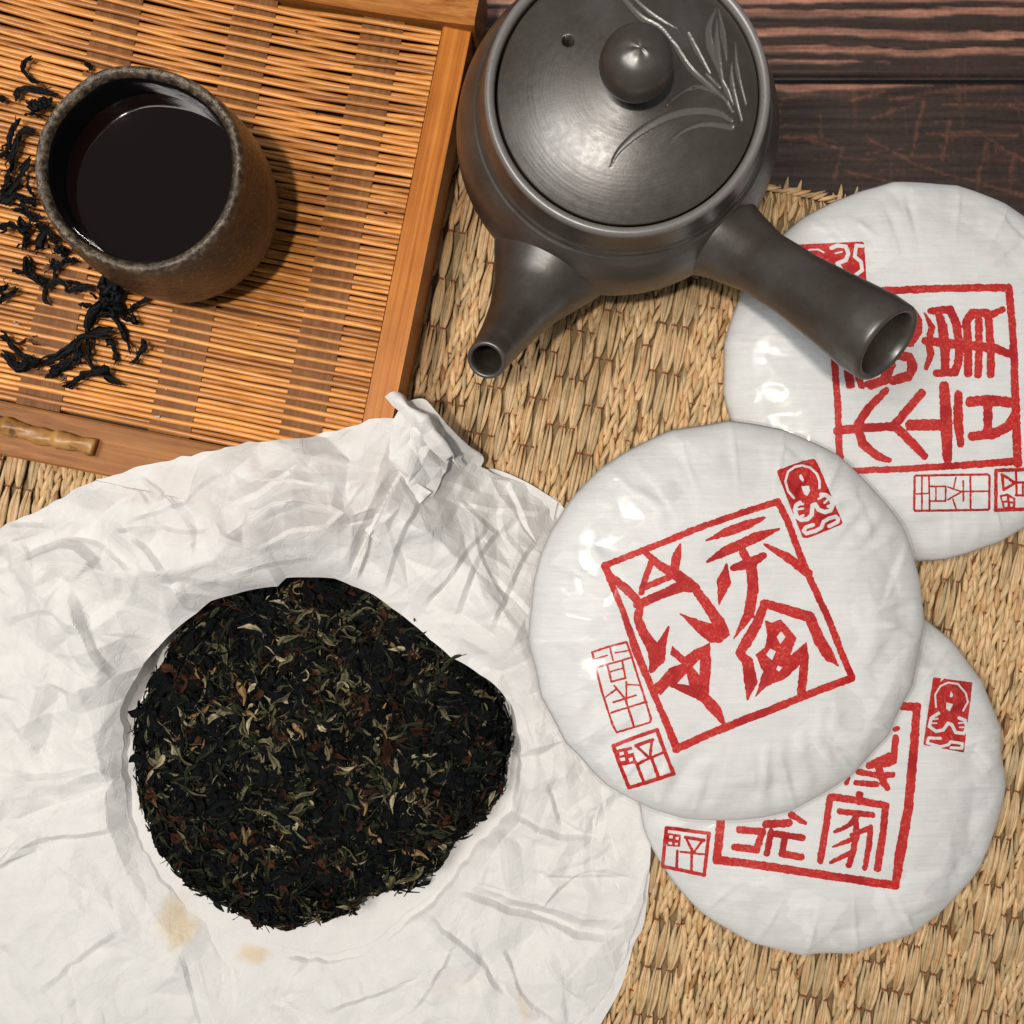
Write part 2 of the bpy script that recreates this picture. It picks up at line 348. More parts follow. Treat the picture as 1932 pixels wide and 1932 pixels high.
# ------------------------------------------------------------------ straw mat
cu = np.array([math.cos(ROT), -math.sin(ROT)]); cv = np.array([math.sin(ROT), math.cos(ROT)])
def uv2xy(u, v): return u[..., None] * cu + v[..., None] * cv if isinstance(u, np.ndarray) else u * cu + v * cv
top_pt = W(1540, 345, .002)[:2]; V_TOP = top_pt @ cv - .003
PU, PV, PR = .0046, .0198, .0068        # column pitch, stitch spacing, braid pitch
def piece(n, k, length, width, height, lean, fat, bulge, rr, nl=6, nc=6, hump=0.0, bow=0.0):
    """spindle of straw along +y from 0 to length: flattened, creased lengthwise, pinched at the ends"""
    t = np.linspace(0, 1, nl); th = np.linspace(0, 2 * math.pi, nc, endpoint=False)
    prof = (np.sin(math.pi * t ** fat) ** .75) * .86 + .14
    cx = lean * (t - .5) * length + bulge * np.sin(math.pi * t) * width + bow * np.sin(math.pi * t) ** .8
    T, A = np.meshgrid(t, th, indexing='ij'); P = prof[:, None]
    cr = 1 + .16 * np.cos(3 * A + rr.uniform(0, 6)) * rr.uniform(.4, 1)
    x = cx[:, None] + width / 2 * P * np.cos(A) * cr
    z = height * (.35 + .65 * np.sin(math.pi * t)[:, None]) * hump + height / 2 * np.minimum(P * 1.15, 1) * np.sin(A) * cr
    y = T * length + 0 * A
    V = np.stack([x, y, z], -1).reshape(-1, 3)
    f = tube_faces(nl, nc)
    fibc = np.stack([(x - cx[:, None]) / width + .5, T, np.full_like(T, rr.random())], -1).reshape(-1, 3)
    return V, f, fibc
rr = np.random.default_rng(21)
def straw_tone():
    q = rr.random()
    if q < .62: c = np.array([.76, .545, .31])
    elif q < .84: c = np.array([.64, .49, .285])
    elif q < .96: c = np.array([.68, .43, .215])
    else: c = np.array([.42, .23, .10])
    return c * rr.uniform(.86, 1.1)
TPL = {'fan': [], 'rope_l': [], 'rope_r': []}
for k in range(60):
    TPL['fan'].append(piece(0, 0, PV * rr.uniform(1.06, 1.16), rr.uniform(.0017, .0026), rr.uniform(.0012, .0018), rr.uniform(-.02, .02), rr.uniform(.75, .95), 0, rr, hump=1.15, nl=8, bow=((k % 6) / 5 - .5) * .0032) + (straw_tone(),))
for k in range(30):
    TPL['rope_l'].append(piece(0, 0, PR * rr.uniform(1.50, 1.85), rr.uniform(.0021, .0029), rr.uniform(.0019, .0025), -.15, rr.uniform(.65, .9), -.10, rr, hump=.75) + (straw_tone(),))
    TPL['rope_r'].append(piece(0, 0, PR * rr.uniform(1.50, 1.85), rr.uniform(.0021, .0029), rr.uniform(.0019, .0025), .15, rr.uniform(.65, .9), .10, rr, hump=.75) + (straw_tone(),))
mat = thing("straw_mat", "braided golden straw mat with small red brown stitches, under the pot and cakes", "mat", (0, 0, 0))
places = []                                 # (kind, template, u, v, z, turn, scale)
threads = []
U0, U1, VB = -.30, .30, -.30
ncol = int((U1 - U0) / PU)
kinds = []; 
while len(kinds) < ncol + 10:
    kinds += ['F'] * rr.choice([2, 2, 3]) + ['R'] * rr.choice([2, 2, 3])
cph = 0.0; prev = None
for c in range(ncol):
    u = U0 + c * PU; kd = kinds[c]
    if kd != prev: cph = (PV * .5 if cph < PV * .25 else 0.0) + rr.uniform(0, .12) * PV
    prev = kd
    nrow = int((V_TOP - VB) / PV)
    for r in range(nrow + 1):
        v = VB + r * PV + cph
        if v > V_TOP - .008: continue
        top_cut = v > V_TOP - PV * .9
        # the group type changes along the length: lens-shaped braid zones between fans
        zone = vnoise(np.array(u * 70.), np.array(v * 30.), 31)
        k2 = kd if abs(zone) < .24 else ('R' if zone > 0 else 'F')
        j = rr.normal(0, .00018, 2)
        if k2 == 'F' and not top_cut:
            m = rr.integers(3, 5)
            for q in range(m):
                o = (q + .5) / m - .5; kk = int(rr.integers(10)) * 6 + int(round((o + .5) * 5))
                places.append(('fan', kk, u + o * PU * .26 + j[0], v - PV * .04 + rr.normal(0, .0005), .0003 + rr.uniform(0, .0006) + (.0004 if q % 2 else 0), -o * .02 + rr.normal(0, .02), rr.uniform(.95, 1.05)))
            threads.append((u + j[0], v + .0002, .0014))
        else:
            for q in range(1 if top_cut and v > V_TOP - .014 else 2 if top_cut else 3):
                vv = v + q * PR * .97
                places.append(('rope_l', rr.integers(30), u - .0010 + j[0], vv - .0015, .0006 + .0002 * q, rr.normal(0, .05), rr.uniform(.95, 1.08)))
                places.append(('rope_r', rr.integers(30), u + .0010 + j[0], vv - .0015 + PR * .5, .0010 - .0002 * q, rr.normal(0, .05), rr.uniform(.95, 1.08)))
            if rr.random() < .75: threads.append((u, v + .0002, .0019))
# wrapped binding along the top edge
u = U0
while u < U1:
    places.append(('rope_r', rr.integers(30), u, V_TOP - .0048, .0024, rr.normal(-1.0, .12), rr.uniform(.60, .78)))
    places.append(('rope_l', rr.integers(30), u + .0016, V_TOP - .0085, .0012, rr.normal(.2, .12), rr.uniform(.50, .62)))
    if rr.random() < .5: places.append(('rope_r', rr.integers(30), u + rr.normal(0, .001), V_TOP - .0052, .0016, rr.normal(-.5, .3), rr.uniform(.36, .46)))
    u += rr.uniform(.0024, .0034)
# which pieces show: not under the tray, paper, cakes, pot
def proj(x, y, z=.002): d = H - z; return 966 + x / K / d, 966 - y / K / d
def inside(px, py, poly):
    r = np.zeros(np.shape(px), bool); n = len(poly)
    for i in range(n):
        (x1, y1), (x2, y2) = poly[i], poly[(i + 1) % n]
        if y1 == y2: continue
        r ^= ((y1 > py) != (y2 > py)) & (px < (x2 - x1) * (py - y1) / (y2 - y1) + x1)
    return r
pu_ = np.array([p[2] for p in places]); pv_ = np.array([p[3] for p in places]) + np.where(np.array([p[0] for p in places]) == 'fan', PV * .5, PR * .7)
xy = uv2xy(pu_, pv_); qx, qy = proj(xy[:, 0], xy[:, 1])
hid = inside(qx, qy, [(-900, -900), (950, -900), (900, 60), (850, 400), (735, 800), (640, 900), (230, 905), (0, 860), (-900, 700)])
hid |= inside(qx, qy, [(-900, 1000), (0, 990), (230, 890), (735, 780), (850, 850), (1060, 950), (1230, 1540), (1205, 1720), (1100, 1940), (600, 2900), (-900, 2900)])
for cx_, cy_, r_ in ((1720, 700, 352), (1368, 1175, 368), (1545, 1450, 342), (1165, 250, 300)): hid |= np.hypot(qx - cx_, qy - cy_) < r_
hid |= inside(qx, qy, [(1350, 420), (1450, 400), (1710, 590), (1640, 710), (1330, 520)]) | inside(qx, qy, [(905, 420), (1120, 550), (1020, 600), (950, 720), (880, 700), (930, 560)])
vis = ~hid & (qx > 0) & (qx < 1932) & (qy > 0) & (qy < 1932)
keep = ~hid | (rr.random(len(places)) < 1)   # everything stays, hidden or not, so the mat is whole
deep = hid & (inside(qx, qy, [(-900, -900), (860, -900), (800, 300), (650, 780), (-900, 640)]) | inside(qx, qy, [(-900, 1150), (200, 1100), (900, 1000), (1100, 1300), (1100, 1800), (500, 2900), (-900, 2900)]))
size = np.array([TPL[p[0]][p[1]][0][:, 0].ptp() if hasattr(np.ndarray, 'ptp') else np.ptp(TPL[p[0]][p[1]][0][:, 0]) for p in places]) * np.array([p[6] for p in places])
idx = np.where(vis)[0]; single = set(idx[np.argsort(-size[idx])][:300].tolist())
TM = {}
def straw_mesh(kind, k):
    if (kind, k) not in TM:
        V, f, fb, col = TPL[kind][k]
        o = mesh_obj("straw", V, f, STRAW, None, cols=np.tile(col, (len(V), 1)), fib=fb, link=False); TM[kind, k] = o.data; bpy.data.objects.remove(o)
    return TM[kind, k]
Vs, Fs, Cs, Fb = [], [], [], []; off = 0
for i, (kd, k, u, v, z, trn, sc) in enumerate(places):
    x0, y0 = u * cu[0] + v * cv[0], u * cu[1] + v * cv[1]; ang = -ROT + trn
    if i in single:
        o = bpy.data.objects.new("straw", straw_mesh(kd, k)); C.objects.link(o); o.parent = mat
        o.location = (x0, y0, z); o.rotation_euler = (0, 0, ang); o.scale = (sc, sc, sc); continue
    if deep[i]: continue                    # far under the tray or the open cake's paper
    V, f, fb, col = TPL[kd][k]; c, s = math.cos(ang), math.sin(ang)
    R = np.array([[c, s, 0], [-s, c, 0], [0, 0, 1]]) * sc
    Vs.append(V @ R + (x0, y0, z)); Fs.append(f + off); off += len(V)
    Cs.append(np.tile(col * rr.uniform(.88, 1.1), (len(V), 1))); Fb.append(fb)
mesh_obj("straw_weave", np.vstack(Vs), np.vstack(Fs), STRAW, mat, kind="stuff", cols=np.vstack(Cs), fib=np.vstack(Fb))
# red brown stitches pinching the straw
Vs, Fs = [], []; off = 0
tv, tf, _ = piece(0, 0, 1, .30, .30, 0, 1, 0, rr, 4, 5)
tuv = uv2xy(np.array([t[0] for t in threads]), np.array([t[1] for t in threads])); tx, ty = proj(tuv[:, 0], tuv[:, 1])
under = inside(tx, ty, [(-900, -900), (860, -900), (800, 300), (650, 780), (-900, 640)]) | inside(tx, ty, [(-900, 1150), (200, 1100), (900, 1000), (1180, 1300), (1170, 1800), (500, 2900), (-900, 2900)])
for (u, v, z), h_ in zip(threads, under):
    if h_: continue
    wd = rr.uniform(.0028, .0040); L = tv.copy()
    a = -ROT - math.pi / 2 + rr.normal(0, .12); c, s = math.cos(a), math.sin(a)
    L[:, 1] = (L[:, 1] - .5) * wd; L[:, 0] *= .0030; L[:, 2] = L[:, 2] * .0034 + .0013 - 2.5 * (L[:, 1]) ** 2 / wd * .4
    x0, y0 = u * cu[0] + v * cv[0], u * cu[1] + v * cv[1]
    Vs.append(np.stack([x0 + c * L[:, 0] - s * L[:, 1], y0 + s * L[:, 0] + c * L[:, 1], z + L[:, 2] * .8], 1)); Fs.append(tf + off); off += len(L)
mesh_obj("stitches", np.vstack(Vs), np.vstack(Fs), THREAD, mat, kind="stuff")
g = [uv2xy(a, b) for a, b in ((U0 - .004, VB), (U1 + .004, VB), (U1 + .004, V_TOP - .002), (U0 - .004, V_TOP - .002))]
V = [(p[0], p[1], z) for z in (-.0022, -.0002) for p in g]
mesh_obj("backing", V, np.array([[0, 3, 2, 1], [4, 5, 6, 7], [0, 1, 5, 4], [1, 2, 6, 5], [2, 3, 7, 6], [3, 0, 4, 7]]), BACKING, mat, smooth=False)

# ------------------------------------------------------------------ bamboo tray
e1 = np.array([-math.cos(ROT), math.sin(ROT)]); e2 = np.array([math.sin(ROT), math.cos(ROT)])   # s: leftwards along the rods, t: up along the board
T0 = W(760, 428, .033)[:2]
def st2w(s, t, z): s = np.asarray(s, float); t = np.asarray(t, float); return np.stack([T0[0] + s * e1[0] + t * e2[0], T0[1] + s * e1[1] + t * e2[1], np.broadcast_to(z, s.shape) + 0 * s], -1)
def w2st(x, y): d = np.stack([np.asarray(x) - T0[0], np.asarray(y) - T0[1]], -1); return d @ e1, d @ e2
def zs(s): return .0262 + .0062 * ((np.asarray(s) - .075) / .075) ** 2
t_of = lambda px, py, z: float(w2st(*W(px, py, z)[:2])[1])
T_BOT = t_of(431, 847, .028) ; T_TOP = t_of(842, 50, .034); S_L = .185
tray = thing("bamboo_tray", "shallow curved tray woven of orange brown bamboo rods with a plank frame", "tray", tuple(T0) + (0.0,))
def slab(name, s0, s1, t0, t1, top, bottom, mat_, ns=2, nt=2, bev=.0008, wob=0.0):
    """board with eased edges; top and bottom are functions of s (or numbers)"""
    S = np.linspace(s0, s1, ns); prof = [(t0, 'b', 0), (t0, 't', -bev), (t0 + bev * np.sign(t1 - t0), 't', 0), (t1 - bev * np.sign(t1 - t0), 't', 0), (t1, 't', -bev), (t1, 'b', 0)]
    V = []
    for s in S:
        for (t, wh, dz) in prof:
            z = (top(s) if callable(top) else top) + dz if wh == 't' else (bottom(s) if callable(bottom) else bottom)
            V.append(st2w(s, t, z))
    V = np.array(V); n = len(prof)
    F = grid_faces(ns, n); c1 = np.stack([np.arange(ns - 1) * n, np.arange(1, ns) * n, np.arange(1, ns) * n + n - 1, np.arange(ns - 1) * n + n - 1], 1)
    caps = [np.array([list(range(n)), [(ns - 1) * n + i for i in range(n)][::-1]])]
    return mesh_obj(name, V, [F, c1] + caps, mat_, tray, smooth=False)
slab("tray_base", -.001, S_L, T_BOT - .016, T_TOP + .016, lambda s: zs(s) - .0062, lambda s: zs(s) - .0085, mat_simple("dark_tray_base", (.075, .032, .012), .7), 24)
slab("side_board", -.0108, -.0001, T_BOT - .0195, T_TOP + .0002, lambda s: .0345, .0025, FRAME_V, 2)
slab("side_board", S_L + .0108, S_L, T_BOT - .0195, T_TOP + .0002, lambda s: .0400, .0025, FRAME_V, 2)
slab("end_rail", .0002, S_L, T_BOT - .0195, T_BOT + .0006, lambda s: zs(s) + .0012, lambda s: .004, RAIL_D, 30)
slab("end_rail", -.0120, S_L, T_TOP + .0004, T_TOP + .021, lambda s: zs(s) + .0060, lambda s: .004, FRAME_H, 30, bev=.002)
# bands running under and over the rods
PB, S1, WB = .0500, .0232, .0162
for j in range(4):
    c = S1 + j * PB
    if c > S_L - .01: continue
    slab("bamboo_band", c - WB / 2, c + WB / 2, T_BOT + .0008, T_TOP + .0002, lambda s: zs(s) + .00015, lambda s: zs(s) - .0005, BAND, 6, bev=.0002)
pitch = .00197; nrod = int((T_TOP - T_BOT - .001) / pitch)
S = np.concatenate([np.linspace(.0004, S_L, 84)])
for k in range(nrod):
    r0 = np.random.default_rng(500 + k); sg = 1 if k % 2 else -1
    t = T_BOT + .0014 + (k + .5) * pitch + r0.normal(0, .00008)
    ph = np.cos(math.pi * (S - S1) / PB)
    # rods that dive under a band stay close to the band's plane between, and neighbours lean together
    zc = zs(S) + sg * np.sign(ph) * np.abs(ph) ** .8 * .00135 + .00025
    tw = t + .00022 * sg * np.sin(math.pi * (S - S1) / PB) * r0.uniform(-.6, 1.2) + vnoise(S * 45, S * 0 + k * 3.1, 2) * .00022
    rw = r0.uniform(.00090, .00106); rh = rw * .82
    th = np.linspace(0, 2 * math.pi, 8, endpoint=False) + math.pi / 8
    P = st2w(S, tw, zc)
    Vv = P[:, None, :] + rw * np.cos(th)[None, :, None] * np.array([e2[0], e2[1], 0]) + rh * np.clip(np.sin(th), -.9, .72)[None, :, None] * np.array([0, 0, 1.0])
    mesh_obj("bamboo_rod", Vv.reshape(-1, 3), tube_faces(len(S), 8)[:, ::-1], ROD, tray)
# knotted bamboo handle on the near rail
m = M("knotted_bamboo_skin", rough=.4); v = m.coord(); f = m.noise(v, 150, 5); g = m.noise(v, 75, 4, .6)
c = m.ramp(f, [(.3, (.24, .10, .025)), (.55, (.40, .20, .055)), (.8, (.55, .33, .12))]); c = m.mix(c, (.09, .035, .012), m.ramp(g, [(.56, (0, 0, 0)), (.64, (.9, .9, .9))]))
m.base(c); m.bump(f, .0006, .6); KNOT = m.m
def tube(name, path, rads, mat_, parent, nth=20, flat=1.0, caps=True, rough=0.0, seed=0, up=(0, 0, 1), cols=None, close_in=None):
    P = np.asarray(path, float); n = len(P); Tn = np.gradient(P, axis=0); Tn /= np.linalg.norm(Tn, axis=1)[:, None]
    up = np.asarray(up, float); S_ = np.cross(Tn, up); S_ /= np.linalg.norm(S_, axis=1)[:, None]; U_ = np.cross(S_, Tn)
    th = np.linspace(0, 2 * math.pi, nth, endpoint=False); R = np.asarray(rads, float)
    rr_ = R[:, None] * np.ones(nth)
    if rough: rr_ = rr_ * (1 + rough * vnoise(np.cumsum(np.linalg.norm(np.gradient(P, axis=0), axis=1))[:, None] * 220 + np.cos(th) * 2, np.sin(th) * 2 + seed + 0 * R[:, None], seed))
    V = P[:, None] + rr_[..., None] * (np.cos(th)[None, :, None] * S_[:, None] + flat * np.sin(th)[None, :, None] * U_[:, None])
    F = [tube_faces(n, nth)]
    if caps: F.append(np.array([list(range(nth)), [(n - 1) * nth + i for i in range(nth)][::-1]]))
    return mesh_obj(name, V.reshape(-1, 3), F, mat_, parent, cols=cols)
hz = .0325
a = W(-60, 786, hz); b = W(174, 846, hz); L = np.linalg.norm(b - a); t = np.linspace(0, 1, 60)
kr = .0030 + .0007 * (np.exp(-((t * L - (L - .0265)) / .0016) ** 2) * .3 + np.exp(-((t * L - (L - .0140)) / .0012) ** 2) + np.exp(-((t * L - (L - .0335)) / .0014) ** 2)) - .0003 * np.sin(t * 30)
pth = a + (b - a) * t[:, None]; pth[:, 1] += .0004 * np.sin(t * 9); s_, _ = w2st(pth[:, 0], pth[:, 1]); pth[:, 2] = zs(s_) + .0012 + .0022
tube("bamboo_handle", pth, kr, KNOT, tray, 20, .9, True, .16, 3)
# ------------------------------------------------------------------ stoneware cup and its tea
def lathe(name, prof, axis, mat_, parent, nth=128, warp=0.0, seed=0, colf=None, closed=False):
    P = np.asarray(prof, float); n = len(P); th = np.linspace(0, 2 * math.pi, nth, endpoint=False)
    r = P[:, 0][None, :] * np.ones((nth, 1)); z = P[:, 1][None, :] * np.ones((nth, 1))
    if warp:
        q = vnoise(np.cos(th)[:, None] * 1.7 + P[:, 1][None] * 40, np.sin(th)[:, None] * 1.7 + 3, seed); r = r * (1 + warp * q)
        z = z + warp * .03 * vnoise(np.cos(th) * 1.3, np.sin(th) * 1.3 + 9, seed + 1)[:, None]
    V = np.stack([axis[0] + r * np.cos(th)[:, None], axis[1] + r * np.sin(th)[:, None], z], -1).reshape(-1, 3)
    F = grid_faces(nth, n, wrap_u=True)
    cols = None if colf is None else np.repeat(colf(P[:, 0], P[:, 1])[None, :, None], nth, 0).reshape(-1, 1).repeat(3, 1)
    return mesh_obj(name, V, F, mat_, parent, cols=cols)
def dense(prof, n): return catmull(np.asarray(prof, float), n)
CUP = np.array([-.1203, .1110])
s_c, _ = w2st(*CUP); ZB = float(zs(s_c)) + .0024
cup = thing("tea_cup", "rounded dark stoneware tea cup with mottled brown glaze, on the bamboo tray", "cup", (*CUP, ZB))
prof = dense([(.0, ZB), (.022, ZB), (.0262, ZB + .001), (.0305, ZB + .006), (.0347, ZB + .016), (.0360, ZB + .026), (.0361, ZB + .036), (.0352, ZB + .047), (.0342, ZB + .0550), (.0336, ZB + .0585), (.0326, ZB + .0599),
              (.0308, ZB + .0593), (.0296, ZB + .0563), (.0294, ZB + .051), (.0290, ZB + .040), (.0275, ZB + .022), (.018, ZB + .008), (0, ZB + .007)], 90)
kx = int(np.argmax((prof[:, 0] < .0300) & (np.arange(90) > 45)))
m = M("black_inner_glaze", (.006, .006, .007), .16, .4); m.bump(m.noise(m.coord(), 130, 4), .0006, .5)
lathe("cup_inside", prof[kx:], CUP, m.m, cup, 160, .026, 4)
lathe("cup_wall", prof[:kx + 1], CUP, STONE, cup, 160, .026, 4, lambda r, z: np.clip((z - (ZB + .0555)) / .004, 0, 1) * (r > .0290) * .8)
ZTEA = ZB + .0465
m = M("brewed_tea", (.0045, .0016, .0009), .02, .5); TEA = m.m
tprof = [(r_, ZTEA) for r_ in np.linspace(.0296, .0, 24)]
tag(lathe("tea", tprof, CUP, TEA, None, 96), "dark brewed tea filling the stoneware cup", "tea")

# ------------------------------------------------------------------ side-handled clay teapot
POT = np.array([.0383, .1388])
pot = thing("teapot", "dark grey clay teapot with a hollow side handle and short spout, on the mat", "teapot", (*POT, .003))
body = dense([(0, .0035), (.034, .0032), (.0395, .0042), (.047, .0105), (.0545, .0235), (.0582, .0380), (.0586, .0450), (.0570, .0540), (.0540, .0610), (.0520, .0645)], 60)
neck = np.array([(.0517, .0651), (.0512, .0652), (.0507, .0657), (.0505, .0666), (.0503, .0676), (.0499, .0679), (.0496, .0684), (.0493, .0700), (.0487, .0728), (.0480, .0755), (.0477, .0775), (.0476, .0788), (.0472, .0799), (.0464, .0805), (.0455, .0804), (.0447, .0799), (.0442, .0790), (.0440, .0775), (.0439, .074), (.041, .072), (.041, .060), (.045, .04), (0, .01)])
lathe("pot_body", np.vstack([body, neck]), POT, CLAY, pot, 200, .0015, 6, lambda r, z: np.clip((z - .0775) / .002, 0, 1) * .9)  # rim's ceiling reflection put in as a paler colour
# lid: dome with a carved orchid, throwing rings, vent hole
zl = zoomer(1400, 0, 1.932)
LC, LR = POT + np.array([0.0002, 0]), .0434
rl = np.concatenate([[0.0], np.linspace(.0006, .0430, 130), [.0433, .0434, .0433, .0425]]); nth = 520
th = np.linspace(0, 2 * math.pi, nth, endpoint=False); Rl, Tl = np.meshgrid(rl, th)
Zl = .0890 - .0105 * (Rl / LR) ** 2.15 + .0016 * np.exp(-(Rl / .010) ** 2)
Zl[:, -3:] -= np.array([.0006, .0018, .0045])
X, Y = LC[0] + Rl * np.cos(Tl), LC[1] + Rl * np.sin(Tl)
PX, PY = 966 + X / K / (H - Zl), 966 - Y / K / (H - Zl)
Zl += .000011 * np.sin(Rl * 5200 + 3 * vnoise(Rl * 400, Tl * 2, 5)) * smooth01((Rl - .008) / .01) * (.6 + .6 * vnoise(Rl * 150, Tl * 1.5, 7)) + .000012 * vnoise(Rl * 900, Tl * 3, 9)
LEAVES = [([(778, 955), (820, 870), (900, 790), (1000, 720), (1120, 660), (1250, 632), (1380, 640), (1470, 690)], [2, 14, 24, 30, 34, 34, 32, 12]),
          ([(1112, 812), (1200, 745), (1320, 708), (1465, 725)], [2, 14, 22, 26]), ([(1090, 610), (1160, 550), (1250, 490), (1330, 500)], [2, 8, 10, 6]), ([(1250, 490), (1400, 540), (1475, 640)], [6, 14, 8]), ([(1120, 570), (1200, 520), (1290, 500)], [3, 10, 4]),
          ([(1220, 190), (1270, 290), (1345, 420)], [14, 22, 8]), ([(1385, 40), (1340, 150), (1345, 260), (1400, 420)], [4, 26, 34, 8]), ([(1395, 50), (1420, 200), (1440, 350)], [4, 26, 5]), ([(1385, 100), (1385, 260), (1415, 460)], [4, 26, 8]),
          ([(1490, 240), (1500, 400), (1550, 600)], [3, 16, 6]), ([(1468, 360), (1470, 480), (1525, 690)], [3, 20, 8]), ([(1400, 430), (1440, 520), (1480, 600)], [8, 24, 5]), ([(1320, 420), (1400, 500)], [8, 14]),
          ([(1140, 250), (1230, 390), (1340, 490), (1450, 580)], [16, 24, 20, 6]), ([(850, -10), (950, 100), (1060, 160), (1150, 260)], [18, 24, 18, 6]), ([(910, -10), (1010, 80), (1155, 165)], [10, 16, 3])]
carve = np.zeros_like(Rl)
for pts, wd in LEAVES:
    P = catmull([zl(*q) for q in pts], 26); wv = np.interp(np.linspace(0, 1, 26), np.linspace(0, 1, len(wd)), wd) * 1.25 / 1.932 / 1.56522
    d = seg_dist(PX, PY, [tuple(q) for q in P], wv); carve = np.maximum(carve, smooth01(.5 - d / 1.5))
Zl -= carve * .00048
hx, hy = 1072, 77; hole = smooth01(.5 - (np.hypot(PX - hx, PY - hy) - 10.5) / 1.6); Zl -= hole * .011
lf = grid_faces(nth, len(rl), wrap_u=True); lf = lf[~(hole.reshape(-1)[lf] > .8).all(1)]   # the vent opens into the dark pot
lid = mesh_obj("lid", np.stack([X, Y, Zl], -1).reshape(-1, 3), lf, CLAY, pot, cols=np.repeat((carve * .42).reshape(-1, 1), 3, 1))
kz = .0905
kn = dense([(.0072, kz - .002), (.0060, kz + .0005), (.0062, kz + .0015), (.0090, kz + .0040), (.0111, kz + .0085), (.0114, kz + .0120), (.0103, kz + .0170), (.0072, kz + .0205), (.0040, kz + .0221), (.0018, kz + .0226), (.0, kz + .0227)], 50)
knob = lathe("knob", kn, LC, CLAY, pot, 64, .012, 8, lambda r, z: 0 * r)
knob.parent = lid; lid_loc = np.array(pot.location)
# spout
def hollow(name, path, rads, inner, nth, flat=1.0):
    """outer skin, rounded lip, then back down the inside"""
    P = catmull(path, 44); R = np.interp(np.linspace(0, 1, 44), *rads); Tn = np.gradient(P, axis=0); Tn /= np.linalg.norm(Tn, axis=1)[:, None]
    up = np.array([0, 0, 1.0]); S_ = np.cross(Tn, up); S_ /= np.linalg.norm(S_, axis=1)[:, None]; U_ = np.cross(S_, Tn)
    rings = [(P[i], R[i], S_[i], U_[i]) for i in range(44)]
    e = rings[-1]; tk = R[-1] - inner
    for a in (40, 80, 120, 160): rings.append((e[0] + Tn[-1] * tk * .5 * math.sin(math.radians(a)), e[1] - tk / 2 * (1 - math.cos(math.radians(a))), e[2], e[3]))
    for i in range(42, 4, -2): rings.append((P[i], max(min(inner, R[i] - .0018), .002), S_[i], U_[i]))
    th = np.linspace(0, 2 * math.pi, nth, endpoint=False)
    V = np.array([c + r * (np.cos(t) * s + flat * np.sin(t) * u) for c, r, s, u in rings for t in th]); n = len(rings)
    F = [tube_faces(n, nth)[:, ::-1], np.array([[(n - 1) * nth + i for i in range(nth)]])]
    return mesh_obj(name, V, F, CLAY, pot, cols=np.zeros((len(V), 3)))
def pol(ang, r, z): return np.array([POT[0] + r * math.cos(ang), POT[1] + r * math.sin(ang), z])
sa = math.radians(-118.0)
hollow("spout", [pol(sa, .036, .036), pol(sa, .054, .041), pol(sa, .070, .048), pol(sa, .083, .057), pol(sa, .0935, .068), pol(sa, .0995, .0765)],
       ([0, .12, .24, .38, .52, .68, .85, 1], [.0275, .0255, .0200, .0140, .0105,   .0084, .0071, .0068]), .0051, 56)
ha = math.radians(-46.5)
hollow("handle", [pol(ha, .040, .043), pol(ha, .058, .052), pol(ha, .078, .066), pol(ha, .098, .080), pol(ha, .117, .093)],
       ([0, .13, .25, .42, .6, .8, .93, 1], [.0225, .0188, .0146, .0113, .0114, .0129, .0139, .0136]), .0108, 64)

